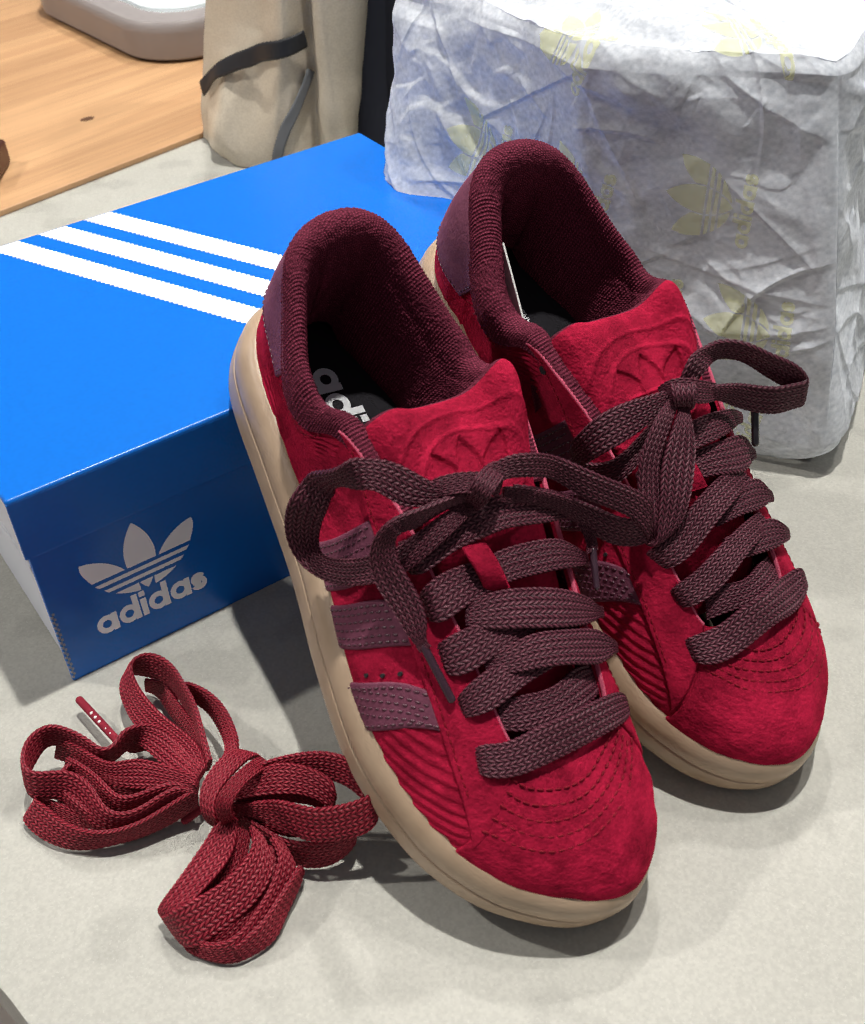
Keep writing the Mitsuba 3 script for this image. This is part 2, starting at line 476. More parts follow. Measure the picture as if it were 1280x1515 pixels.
def feather(x, side):
    """Point of the sole's inner rim at length x on the outer (-1) or inner (+1) side."""
    inset = .0054
    P = LOOP - loop_normals(LOOP) * inset
    m = P[:, 1] * side > -1e-9 if True else None
    mid = np.interp(x, [0, LS], [0, 0])
    tip = P[np.argmax(P[:, 0]), 1]
    ref = np.where(P[:, 0] > .2, tip * (P[:, 0] - .2) / .08, 0)
    m = (P[:, 1] - ref) * side >= 0
    q = P[m]; q = q[np.argsort(q[:, 0])]
    y = np.interp(x, q[:, 0], q[:, 1])
    return np.array([np.clip(x, q[0, 0], q[-1, 0]), y, float(spring(x) + sole_top(x) - .0045)])


def make_stations():
    st = []
    H = HALF
    for side, seq in ((-1, H), (1, H[-2:0:-1])):
        for fx, e, k1, k2, k3, k4 in seq:
            E = np.array([e[0], e[1] * side, e[2]])
            if e[1] == 0:
                P = LOOP - loop_normals(LOOP) * .0054
                i = np.argmin(P[:, 0]) if fx < .1 else np.argmax(P[:, 0])
                Fp = np.array([P[i, 0], P[i, 1], float(spring(P[i, 0]) + sole_top(P[i, 0]) - .0045)])
            else:
                Fp = feather(fx, side)
            st.append((Fp, E, k1 / 1e3, k2 / 1e3, k3 / 1e3, k4 / 1e3))
    return st


def upper_surface():
    st = make_stations()
    Fp = np.array([s[0] for s in st]); E = np.array([s[1] for s in st]); K = np.array([s[2:] for s in st])
    out = Fp - E; out[:, 2] = 0
    out /= np.linalg.norm(out, axis=1, keepdims=True)
    # heel and toe: point straight out along x
    P1 = Fp + out * K[:, :1] + np.array([0, 0, 1]) * K[:, 1:2]
    P2 = E + out * K[:, 2:3] + np.array([0, 0, 1]) * K[:, 3:4]
    al = np.r_[0, np.cumsum(np.linalg.norm(np.diff(np.vstack([(Fp + E) / 2, (Fp[:1] + E[:1]) / 2]), axis=0), axis=1))]
    al /= al[-1]
    return [CubicSpline(al, np.vstack([Q, Q[:1]]), bc_type='periodic') for Q in (Fp, P1, P2, E)], al


CS, STAL = upper_surface()


def S(s, v):
    """Point of the upper at s (around: 0 heel, then outer side, toe, inner side) and v (0 sole, 1 top edge)."""
    s, v = np.broadcast_arrays(np.asarray(s, float) % 1.0, np.asarray(v, float))
    a, b, c, d = (q(s) for q in CS)
    v = v[..., None]; w = 1 - v
    return w ** 3 * a + 3 * w * w * v * b + 3 * w * v * v * c + v ** 3 * d


def SN(s, v, e=1e-4):
    s, v = np.broadcast_arrays(np.asarray(s, float), np.asarray(v, float))
    du = S(s + e, v) - S(s - e, v); dv = S(s, np.clip(v + e, 0, 1)) - S(s, np.clip(v - e, 0, 1))
    n = np.cross(du, dv)
    return n / np.maximum(np.linalg.norm(n, axis=-1, keepdims=True), 1e-12)


_c = S(np.array([.25]), np.array([.5]))[0]; SIGN = 1.0 if SN(np.array([.25]), np.array([.5]))[0][1] < 0 else -1.0
STOE = 0.0


def SO(s, v, h):
    """Point h above the upper."""
    return S(s, v) + SIGN * SN(s, v) * np.asarray(h)[..., None]


def resample(pts, n):
    pts = np.asarray(pts, float)
    d = np.r_[0, np.cumsum(np.linalg.norm(np.diff(S(pts[:, 0], pts[:, 1]), axis=0), axis=1) + 1e-9)]
    t = np.linspace(0, d[-1], n)
    return np.stack([np.interp(t, d, pts[:, k]) for k in range(2)], 1)


def dense(pts, k=24, straight=False):
    """Smooth dense (s, v) polyline."""
    pts = np.asarray(pts, float)
    if straight or len(pts) < 3:
        t = np.linspace(0, len(pts) - 1, k * len(pts))
        return np.stack([np.interp(t, np.arange(len(pts)), pts[:, q]) for q in range(2)], 1)
    d = np.r_[0, np.cumsum(np.sqrt(np.linalg.norm(np.diff(pts * [6, 1], axis=0), axis=1)))]
    cs = PchipInterpolator(d, pts)
    return cs(np.linspace(0, d[-1], k * len(pts)))


def strip_patch(A, B, th, base=0.0002, step=.0011, edge=.0012, fn=None):
    """A panel lying on the upper between the (s, v) polylines A and B: (vertices, faces, uv)."""
    LA = np.linalg.norm(np.diff(S(A[:, 0], A[:, 1]), axis=0), axis=1).sum(); LB = np.linalg.norm(np.diff(S(B[:, 0], B[:, 1]), axis=0), axis=1).sum()
    n = max(8, int(max(LA, LB) / step))
    a, b = resample(A, n), resample(B, n)
    wid = np.linalg.norm(S(a[:, 0], a[:, 1]) - S(b[:, 0], b[:, 1]), axis=1).max()
    m = max(6, int(wid / step))

    def dense_edges(k, length):
        t = np.linspace(0, 1, k)
        e = min(.2, edge / max(length, 1e-6))
        return np.unique(np.r_[0, 1e-4, e * .35, e * .7, t[(t > e) & (t < 1 - e)], 1 - e * .7, 1 - e * .35, 1 - 1e-4, 1])
    tn, tm = dense_edges(n, max(LA, LB)), dense_edges(m, wid)
    ti = np.linspace(0, 1, n)
    a = np.stack([np.interp(tn, ti, a[:, k]) for k in range(2)], 1); b = np.stack([np.interp(tn, ti, b[:, k]) for k in range(2)], 1)
    sv = a[:, None] * (1 - tm[None, :, None]) + b[:, None] * tm[None, :, None]
    du = np.minimum(tn, 1 - tn)[:, None] * max(LA, LB); dv = np.minimum(tm, 1 - tm)[None, :] * np.maximum(wid, 1e-6)
    dist = np.minimum(du, dv)
    x = np.clip(dist / edge, 0, 1)
    h = base + th * np.sqrt(1 - (1 - x) ** 2)
    h = np.where(dist <= 1e-9, -.0012, np.where(x < .12, base + th * .45, h))
    if fn is not None:
        h = h + fn(sv[..., 0], sv[..., 1], dist)
    P = SO(sv[..., 0], sv[..., 1], h)
    uv = np.stack(np.broadcast_arrays(tn[:, None] * max(LA, LB), tm[None, :] * wid), -1)
    return P.reshape(-1, 3), grid_faces(*P.shape[:2]), uv.reshape(-1, 2)


def capsules(P, N, length=.0021, gap=.0009, r=.00038):
    """Stitches along the 3D polyline P with normals N; one mesh."""
    L = np.r_[0, np.cumsum(np.linalg.norm(np.diff(P, axis=0), axis=1))]
    unit = trimesh.creation.icosphere(subdivisions=1, radius=1.0)
    V, F, k = [], [], 0
    for s0 in np.arange(gap, L[-1] - length, length + gap):
        a, b = (np.array([np.interp(q, L, P[:, i]) for i in range(3)]) for q in (s0, s0 + length))
        nn = np.array([np.interp(s0 + length / 2, L, N[:, i]) for i in range(3)]); nn /= np.linalg.norm(nn)
        t = (b - a) / max(np.linalg.norm(b - a), 1e-9); bn = np.cross(nn, t)
        q = unit.vertices
        V.append((a + b) / 2 + q[:, :1] * t * length * .56 + q[:, 1:2] * bn * r + q[:, 2:] * nn * r * .9)
        F.append(unit.faces + k); k += len(q)
    return np.vstack(V), np.vstack(F)


def stitch(pts, h, **kw):
    q = resample(dense(pts) if len(pts) < 40 else pts, 400)
    P = SO(q[:, 0], q[:, 1], np.full(len(q), h)); N = SIGN * SN(q[:, 0], q[:, 1])
    return capsules(P, N, **kw)


def merge(parts):
    V, F, k = [], [], 0
    for v, f in parts:
        V.append(v); F.append(np.asarray(f) + k); k += len(v)
    return np.vstack(V), np.vstack(F)

# ------------------------------------------------------------------ sneaker parts


def rot(yaw, tilt, roll):
    cy, sy = math.cos(yaw), math.sin(yaw); ct, st = math.cos(tilt), math.sin(tilt); cr, sr = math.cos(roll), math.sin(roll)
    return np.array([[cy, -sy, 0], [sy, cy, 0], [0, 0, 1]]) @ np.array([[ct, 0, st], [0, 1, 0], [-st, 0, ct]]) @ np.array([[1, 0, 0], [0, cr, -sr], [0, sr, cr]])


POSE = {'L': (np.array([-.07115, .4556, .12341]), rot(-1.08859, .50461, -.13245), 1.0, [.0030, .0055, .0095]),
        'R': (np.array([.01196, .51318, .12437]), rot(-1.07314, .51306, -.04805), -1.0, [.0015, .0, -.004])}


def lean(P, l):
    P = np.array(P, float)
    P[..., 1] += np.interp(P[..., 0], [.02, .06, .09], l) * np.clip((P[..., 2] - .03) / .05, -.2, 1.4)
    return P


def to_world(w, P, leaned=True):
    o, R, m, l = POSE[w]
    P = lean(P, l) if leaned else np.array(P, float)
    return (P * [1, m, 1]) @ R.T + o


def put(key, w, mesh, bsdf, smooth=True, leaned=True, **kw):
    v, f = (mesh.vertices, mesh.faces) if hasattr(mesh, 'vertices') else mesh
    v = to_world(w, v, leaned)
    f = np.asarray(f)
    if f.shape[1] == 4:
        f = np.vstack([f[:, [0, 1, 2]], f[:, [0, 2, 3]]])
    if POSE[w][2] < 0:
        f = f[:, ::-1]
    add(key, (v, f), bsdf, smooth=smooth, **kw)


def bump01(x, a, b, e):
    """1 between a and b with soft shoulders e."""
    f = lambda t: np.clip(t, 0, 1) ** 2 * (3 - 2 * np.clip(t, 0, 1))
    return f((x - a) / e) * f((b - x) / e)


def upper_relief(s, v):
    sm = np.minimum(s % 1, 1 - s % 1)
    cord = bump01(sm, .075, .205, .012) * bump01(v, .02, .93, .06)
    ph = v * 19 + 1.6 * np.sin(s * 60) * .3 + meshkit.fbm(np.stack([s * 90, v * 3, 0 * s], -1), 2) * 1.2
    h = cord * .00060 * np.sin(2 * np.pi * ph)
    fr = bump01(sm, .338, .424, .008) * bump01(v, .03, .60, .05)
    d = v - 3.6 * (sm - .338) - 16 * (sm - .338) ** 2
    r = np.sin(2 * np.pi * d * 13.5)
    h = h + fr * .00034 * np.sign(r) * np.abs(r) ** .8
    h = h + (meshkit.fbm(np.stack([s * 40, v * 6, 0 * s + 2], -1), 3) - .5) * .0012 * bump01(v, .02, .95, .15)
    return h


STR_BOT = [(.203, .236), (.246, .2745), (.2975, .3305)]
STR_TOP = [(.241, .277), (.2950, .3245), (.3525, .3770)]
EYE_OUT = [(.190, .985), (.200, .935), (.2377, .735), (.285, .665), (.3256, .632), (.3765, .559), (.4095, .440), (.4255, .215)]


def eye_outer_v(s):
    return np.interp(s, [p[0] for p in EYE_OUT], [p[1] for p in EYE_OUT])


def lining_mesh():
    sr = np.r_[np.linspace(-.275, -.19, 150), np.linspace(-.19, .19, 800)[1:-1], np.linspace(.19, .275, 150)]
    E = S(sr, np.ones(len(sr)))
    tg = S(sr + 1e-3, np.ones(len(sr))) - S(sr - 1e-3, np.ones(len(sr))); tg[:, 2] = 0
    tg /= np.linalg.norm(tg, axis=1, keepdims=True)
    inn = np.stack([tg[:, 1], -tg[:, 0], 0 * tg[:, 0]], 1)
    c = np.array([.06, 0, 0])
    if ((c - E) * inn).sum(1).mean() < 0:
        inn = -inn
    a = np.abs(sr)
    crest = np.interp(a, [0, .04, .09, .14, .175, .19, .205, .275], [.0065, .0075, .0095, .0105, .0085, .0035, .0012, .0008])
    wid = np.interp(a, [0, .03, .09, .15, .18, .2, .275], [1.0, 1.0, 1.0, 1.0, .85, .62, .55])
    wid = wid * np.where(sr > 0, 1 - .42 * np.clip((a - .03) / .04, 0, 1) * np.clip((.20 - a) / .03, 0, 1), 1.0)
    # section: (inward, height in crest units, extra height in metres)
    k8 = .80
    sec = [(-.0010, 0, -.0045), (-.0013, 0, -.001), (-.0016, .25, 0), (-.0012, .55, 0), (0, .80, 0), (.0022, .98, 0), (.0050, 1.06, 0), (.0082, 1.0, 0), (.0112, .80, 0), (.0134, .45, 0), (.0148, 0, 0),
           (.0152, 0, -.006), (.0148, 0, -.014), (.0138, 0, -.022), (.0125, 0, -.030), (.0110, 0, -.038), (.0100, 0, -.048)]
    P = np.array(sec); P[5:, 0] *= k8
    t = np.r_[0, np.cumsum(np.hypot(np.diff(P[:, 0]), np.diff(P[:, 1] * .009 + P[:, 2])))]
    tt = np.linspace(0, t[-1], 170)
    Q = np.stack([PchipInterpolator(t, P[:, k])(tt) for k in range(3)], 1)
    ramp = np.clip((tt - t[10]) / (t[15] - t[10]), 0, 1)[None]
    wm = wid[:, None] * (1 - ramp) + 1.75 * ramp
    V = E[:, None] + inn[:, None] * (Q[None, :, 0] * wm)[..., None] + np.array([0, 0, 1]) * (Q[None, :, 1] * crest[:, None] + Q[None, :, 2])[..., None]
    heel_in = np.interp(a, [0, .05, .1], [.004, .002, 0])
    V += inn[:, None] * (heel_in[:, None] * np.clip((tt - t[5]) / (t[-1] - t[5]), 0, 1)[None] * 0)[..., None]
    V[..., 2] = np.maximum(V[..., 2], .0330)
    V[..., 2] += (meshkit.fbm(V * 60, 2) - .5) * .0016
    L = np.r_[0, np.cumsum(np.linalg.norm(np.diff(E, axis=0), axis=1))]
    uv = np.stack(np.broadcast_arrays(L[:, None], tt[None]), -1)
    f = grid_faces(*V.shape[:2])
    N = normals(V.reshape(-1, 3), f).reshape(V.shape)
    if N[len(sr) // 2, 40, 2] < 0:
        N = -N
    c = uv[..., 0] / .0016 + 1.6 * meshkit.fbm(np.concatenate([uv * 70, 0 * uv[..., :1]], -1), 2); kq = np.floor(c)
    r = uv[..., 1] / .00125 + .5 * (kq % 2) + meshkit.noise(np.concatenate([uv * 260, 0 * uv[..., :1]], -1)) * 1.3
    loops = (.5 - .5 * np.cos(2 * np.pi * c)) * (.55 + .45 * np.sin(2 * np.pi * r))
    V = V + N * (loops * .00042 + (meshkit.noise(V * 800) - .5) * .0005)[..., None]
    return V.reshape(-1, 3), f, uv.reshape(-1, 2), 90


TONGUE_C = np.array([(.214, .0500), (.205, .0580), (.190, .0660), (.160, .0755), (.135, .0825), (.118, .0865), (.1075, .0885), (.1005, .0890), (.0960, .0878), (.0935, .0840), (.0940, .0790), (.0970, .074), (.102, .069), (.110, .063)])


def tongue_surface(hl, hm):
    c = catmull(np.column_stack([TONGUE_C[:, 0], 0 * TONGUE_C[:, 0], TONGUE_C[:, 1]]), n=300)
    L = np.r_[0, np.cumsum(np.linalg.norm(np.diff(c, axis=0), axis=1))]
    topi = np.argmin(np.abs(c[:, 0] - .0985) + (np.arange(300) > 270))
    b = np.arange(300) / 299
    bt = topi / 299
    hw = np.interp(b, [0, .2 * bt, bt * .6, bt, 1], [.0205, .0235, .0270, .0325, .0325])
    a = np.linspace(-1, 1, 220)
    A, Bb = np.meshgrid(a, b, indexing='ij')
    y = A * hw[None]
    near = np.clip((Bb - bt * .60) / (bt * .40), 0, 1); near = near * near * (3 - 2 * near)
    horn = np.where(A < 0, hl, hm) * np.exp(-((np.abs(A) - .70) / .22) ** 2) * near
    drop = -.0028 * np.exp(-((A - .1 * np.sign(hm - hl)) / .42) ** 2) * near - .0085 * np.abs(A) ** 2.6 * (1 - near * .55) - .009 * np.clip((np.abs(A) - .86) / .14, 0, 1) ** 2
    z = c[None, :, 2] + horn + drop
    x = c[None, :, 0] - horn * .30 + .006 * (A ** 2) * near * 0
    P = np.stack([x, y, z], -1)
    return P, np.stack(np.broadcast_arrays(y, L[None] + 0 * y), -1), bt


def tongue_mesh(hl, hm, at, size=.026):
    P, uv, bt = tongue_surface(hl, hm)
    n, m = P.shape[:2]
    v = P.reshape(-1, 3); f = grid_faces(n, m)
    N = normals(v, f).reshape(n, m, 3)
    if N[n // 2, m // 3, 2] < 0:
        N = -N
    # embossed oval with a trefoil
    X = (uv[..., 0] - at[0]) / size; Y = -(at[1] - uv[..., 1]) / size
    import shapely
    from scipy.ndimage import gaussian_filter
    r = np.hypot(X / .80, Y / .66)
    ring = np.exp(-((r - 1) / .055) ** 2) * .0009 + np.exp(-((r - 1.42) / .05) ** 2) * .0006
    inside = np.clip((1 - r) / .10, 0, 1)
    tm = shapely.contains_xy(affinity.scale(trefoil(), 1.12, 1.12, origin=(0, 0)), X, Y).astype(float)
    tm = gaussian_filter(tm, .9)
    h = ring + .0006 * inside - .0014 * tm
    h = h * (np.abs(uv[..., 0]) < .031)
    h += (meshkit.fbm(P * 60, 2) - .5) * .0012
    return (P + N * h[..., None]).reshape(-1, 3), f, uv.reshape(-1, 2), bt, (n, m)


def insole_mesh():
    q = Polygon(LOOP).buffer(-.0084).intersection(sbox(0, -.1, .20, .1))
    v, f = trimesh.creation.triangulate_polygon(q, engine='earcut')
    z = .0345 + spring(v[:, 0])
    return np.column_stack([v, z]), f


BRC, BRR = .00183, .0024


def thick_ribbon(C, Wd, width, thick, nsec=10, relief=0.0, phase=0.0):
    """Flat braided band along the dense centre line C with unit width directions Wd: (v, f, uv)."""
    n = len(C)
    t = np.gradient(C, axis=0); t /= np.maximum(np.linalg.norm(t, axis=1, keepdims=True), 1e-12)
    Wd = Wd / np.maximum(np.linalg.norm(Wd, axis=1, keepdims=True), 1e-9)
    N = np.cross(t, Wd); N /= np.maximum(np.linalg.norm(N, axis=1, keepdims=True), 1e-6)
    q_ = np.linspace(-1, 1, nsec)
    half = (.65 * q_ + .35 * np.sin(q_ * np.pi / 2)) * .5
    prof = (1 - np.abs(half * 2) ** 5) ** (1 / 2.0) * .5
    xs = np.r_[half, half[::-1][1:-1]]; zs = np.r_[prof, -prof[::-1][1:-1]]
    w = np.broadcast_to(np.asarray(width, float), (n,))
    V = C[:, None] + Wd[:, None] * (xs[None] * w[:, None])[..., None] + N[:, None] * (zs * thick)[None, :, None]
    if relief:
        # braid: columns of slanted yarns, alternating like vees
        Lr = np.r_[0, np.cumsum(np.linalg.norm(np.diff(C, axis=0), axis=1))]
        ux = np.broadcast_to((xs + .5) * .0165 / BRC, (n, len(xs))); k = np.floor(ux); fx = ux - k
        rr = (Lr[:, None] + phase) / BRR + np.where(k % 2 > .5, fx, 1 - fx) * .95
        fr = rr - np.floor(rr)
        hgt = np.sqrt(np.maximum(1 - (2 * fr - 1) ** 2, 0)) * (.35 + .65 * (1 - np.abs(2 * fx - 1) ** 3)) - .6
        nx = np.gradient(zs * thick); nz = -np.gradient(xs * .0134); ln = np.hypot(nx, nz) + 1e-9
        nx, nz = -nx / ln, -nz / ln
        nx[[0, nsec - 1]] = [-1, 1]; nz[[0, nsec - 1]] = 0
        V = V + (Wd[:, None] * nx[None, :, None] + N[:, None] * nz[None, :, None]) * (hgt * relief)[..., None]
    L = np.r_[0, np.cumsum(np.linalg.norm(np.diff(C, axis=0), axis=1))]
    m = len(xs)
    u = (xs + .5) * .0165
    uv = np.stack(np.broadcast_arrays(u[None], L[:, None] + phase), -1)
    i, j = np.meshgrid(np.arange(n - 1), np.arange(m), indexing='ij')
    a = (i * m + j).ravel(); b = ((i + 1) * m + j).ravel(); c = ((i + 1) * m + (j + 1) % m).ravel(); d = (i * m + (j + 1) % m).ravel()
    f = np.vstack([np.stack([a, b, c], 1), np.stack([a, c, d], 1)])
    caps = []
    for row in (0, n - 1):
        k = np.arange(1, m - 1) + row * m
        caps.append(np.stack([np.full(m - 2, row * m), k, k + 1], 1))
    return V.reshape(-1, 3), np.vstack([f] + caps), uv.reshape(-1, 2)


def ribbon(ctrl, width=.0150, thick=.0020, step=.00042, relief=.00072, nsec=38, phase=0.0):
    """ctrl rows: centre x y z, width direction x y z (optionally relative width)."""
    ctrl = np.asarray(ctrl, float)
    if ctrl.shape[1] == 6:
        ctrl = np.column_stack([ctrl, np.ones(len(ctrl))])
    for i in range(1, len(ctrl)):
        if (ctrl[i, 3:6] * ctrl[i - 1, 3:6]).sum() < 0 and False:
            ctrl[i, 3:6] *= -1
    q = catmull(ctrl, step=step)
    return thick_ribbon(q[:, :3], q[:, 3:6], width * q[:, 6], thick, nsec, relief, phase)


def merge_uv(parts):
    V, F, U, k = [], [], [], 0
    for v, f, u in parts:
        V.append(v); F.append(np.asarray(f) + k); U.append(u); k += len(v)
    return np.vstack(V), np.vstack(F), np.vstack(U)


def sym(pts, side):
    """(s, v) points on the outer side (-1) or mirrored to the inner side (+1)."""
    p = np.asarray(pts, float).copy()
    if side > 0:
        p[:, 0] = 1 - p[:, 0]
    return p


def build_shoe(k, w, horns, emblem, esize):
    pm = POSE[w][2]
    v, f, uv = sole_mesh()
    put(k + '__sole', w, (v, f), 'mat_gum', smooth=True, leaned=False, uv=uv)
    ns, nv = 1100, 130
    s, vv = np.meshgrid(np.linspace(0, 1, ns, endpoint=False), np.linspace(0, 1, nv), indexing='ij')
    P = SO(s, vv, upper_relief(s, vv))
    put(k + '__upper', w, (P.reshape(-1, 3), grid_faces(ns, nv, wrap_n=True)), 'mat_suede', uv=np.stack([s * .6, vv * .07], -1).reshape(-1, 2))
    # toe panel with its stitched arcs
    A = dense([(.4175, -.0), (.46, 0), (.5, 0), (.54, 0), (.577, 0)], straight=True); B = dense([(.4350, .985), (.47, .985), (.5, .985), (.53, .985), (.5560, .985)], straight=True)
    wob = lambda s, v, d: (meshkit.fbm(np.stack([s * 60, v * 7, 0 * s], -1), 3) - .5) * .0016 * np.clip(d / .004, 0, 1) + .0010 * np.clip(d / .012, 0, 1) * np.exp(-((v - .55) / .3) ** 2)
    v, f, uv = strip_patch(A, B, .0009, fn=wob)
    put(k + '__toe_panel', w, (v, f), 'mat_suede', uv=uv)
    arcs = []
    so = np.array([.4225, .4287, .4461, .4609, .4803, .5014, .5281, .5491, .5650]); vo = np.array([.375, .4125, .452, .475, .534, .604, .651, .70, .70])
    vi = np.array([.80, .80, .80, .80, .80, .815, .865, .89, .90])
    for q in range(5):
        u = q / 4.0
        s_ = np.linspace(.4245 + u * .012, .5610 - u * .010, 60)
        v_ = PchipInterpolator(so, vo * (1 - u) + vi * u)(s_)
        arcs.append(stitch(np.column_stack([s_, v_]), .0016 + .0004, length=.0025, gap=.0009, r=.00048))
    put(k + '__toe_stitching', w, merge(arcs), 'mat_thread_red', kind='stuff')
    # stripes
    stn = []
    for side in (-1, 1):
        for q in range(3):
            b0, b1 = STR_BOT[q]; t0, t1 = STR_TOP[q]
            vt0, vt1 = eye_outer_v(t0) + .03, eye_outer_v(t1) + .03
            A = sym(dense([(b0, .0), ((b0 * .62 + t0 * .38), .36), (t0, vt0)]), side); B = sym(dense([(b1, .0), ((b1 * .62 + t1 * .38), .33), (t1, vt1)]), side)
            v, f, uv = strip_patch(A, B, .0010)
            if side > 0:
                f = f[:, ::-1]
            put('%s__stripe%s' % (k, '' if len(stn) == 0 else '_%03d' % len(stn)), w, (v, f), 'mat_nubuck', uv=uv)
            st = []
            mid = lambda u: A * (1 - u) + B * u
            st += [stitch(mid(.11), .0014, length=.0021, gap=.0011, r=.00052), stitch(mid(.89), .0014, length=.0021, gap=.0011, r=.00052)]
            for u in np.linspace(.25, .75, 4):
                a_ = mid(u)
                a_ = a_[(np.linspace(0, 1, len(a_)) > .08) & (np.linspace(0, 1, len(a_)) < .93)]
                if q == 2:  # slanted rows on the front stripe
                    a_ = a_ + (np.linspace(-.5, .5, len(a_))[:, None] * [.010 * (1 if side < 0 else -1), 0])
                st.append(stitch(a_, .0014, length=.0020, gap=.0012, r=.00044))
            put('%s__stripe%s__stitching' % (k, '' if len(stn) == 0 else '_%03d' % len(stn)), w, merge(st), 'mat_thread_purple', kind='stuff')
            stn.append(1)
    # lacing facings
    nf = 0
    for side in (-1, 1):
        A = sym(dense([(.1880, .997), (.22, .999), (.26, .999), (.33, .999), (.38, .999), (.42, .999), (.4430, .995)]), side); B = sym(dense(EYE_OUT), side)
        v, f, uv = strip_patch(A, B, .0015)
        if side > 0:
            f = f[:, ::-1]
        kk = k + '__lacing_panel' + ('_001' if nf else '')
        put(kk, w, (v, f), 'mat_suede', uv=uv)
        # raw pinkish cut edge along the throat
        q = resample(A, 500)
        rim = SO(q[:, 0], q[:, 1], np.full(500, .0007))
        N = SIGN * SN(q[:, 0], q[:, 1])
        tn = np.gradient(rim, axis=0); tn /= np.linalg.norm(tn, axis=1, keepdims=True)
        rv, rf, _ = thick_ribbon(rim, N, .0019, .0011, 6)
        put(kk + '__cut_edge', w, (rv, rf), 'mat_suede_edge')
        e2 = sym(dense([(p[0] + .0035, min(p[1] + .045, .97)) for p in EYE_OUT[1:-1]]), side)
        put(kk + '__stitching', w, stitch(e2, .0018, length=.0022, gap=.0009, r=.00034), 'mat_thread_red', kind='stuff')
        nf += 1
    # heel tab
    A = dense([(-.095, .37), (-.06, .34), (0, .28), (.06, .34), (.095, .37)], straight=True); B = dense([(-.1165, .985), (-.06, .985), (0, .985), (.06, .985), (.1165, .985)], straight=True)
    v, f, uv = strip_patch(A, B, .0013)
    put(k + '__heel_tab', w, (v, f), 'mat_nubuck', uv=uv)
    st = [stitch(np.column_stack([np.linspace(-.0925 * sg, -.112 * sg, 50), np.linspace(.41, .94, 50)]), .0017, length=.0018, gap=.0010, r=.0003) for sg in (-1, 1)]
    st.append(stitch(dense([(-.09, .405), (0, .325), (.09, .405)]), .0017, length=.0018, gap=.0010, r=.0003))
    put(k + '__heel_tab__stitching', w, merge(st), 'mat_thread_purple', kind='stuff')
    # heel quarter stitching, two rows
    st = []
    for sg in (0, 1):
        for o in (0, .010):
            pts = np.column_stack([np.linspace(.100 + o, .162 + o, 60), np.linspace(.40, .90, 60)])
            st.append(stitch(sym(pts, 1 if sg else -1), .0006, length=.0022, gap=.0011, r=.00036))
    put(k + '__quarter_stitching', w, merge(st), 'mat_thread_red', kind='stuff')
    # collar lining, insole
    v, f, uv, m = lining_mesh()
    put(k + '__collar_lining', w, (v, f), 'mat_terry', uv=uv)
    v, f = insole_mesh()
    put(k + '__insole', w, (v, f), 'mat_insole', smooth=False, leaned=False)
    # tongue
    v, f, uv, bt, (n, m) = tongue_mesh(horns[0], horns[1], emblem, esize)
    if pm < 0:
        pass
    col = np.arange(n * m) % m
    cut = int(m * bt) + 8
    face = np.asarray(f); front = (col[face] <= cut).all(1)
    put(k + '__tongue', w, (v, face[front]), 'mat_suede', uv=uv)
    put(k + '__tongue_lining', w, (v, face[~front]), 'mat_terry', uv=uv)
    # small perforations and top lace hole
    hs = [(.3047, .2439), (.315, .37), (.3255, .4912)]
    holes = []
    for side in (-1, 1):
        for p in hs:
            q = sym([p], side)[0]
            c = SO(np.array([q[0]]), np.array([q[1]]), np.array([.0001]))[0]; nn = SIGN * SN(np.array([q[0]]), np.array([q[1]]))[0]
            d = trimesh.creation.cylinder(.0008, .0016, sections=14); d.apply_transform(trimesh.geometry.align_vectors([0, 0, 1], nn)); d.apply_translation(c); holes.append((d.vertices, d.faces))
    put(k + '__perforation', w, merge(holes), 'mat_black', smooth=False, kind='stuff')
    tops = []
    for side in (-1, 1):
        q = sym([(.2085, .885)], side)[0]
        c = SO(np.array([q[0]]), np.array([q[1]]), np.array([.0014]))[0]; nn = SIGN * SN(np.array([q[0]]), np.array([q[1]]))[0]
        d = trimesh.creation.cylinder(.0019, .0012, sections=20); d.apply_transform(trimesh.geometry.align_vectors([0, 0, 1], nn)); d.apply_translation(c)
        put(k + '__lace_hole' + ('' if side < 0 else '_001'), w, (d.vertices, d.faces), 'mat_black', smooth=False)


tag('sneaker', 'crimson suede sneaker nearer the spare laces, a bow loop over its three stripes', 'sneaker', 'pair of crimson suede sneakers')
tag('sneaker_001', 'crimson suede sneaker beside the tissue wrapped parcel, with a paper card inside', 'sneaker', 'pair of crimson suede sneakers')
EMB = (.000, .105)
build_shoe('sneaker', 'L', (.0035, .0125), (-.001, .0960), .0265)
build_shoe('sneaker_001', 'R', (.0095, .0030), (.0005, .0925), .0265)
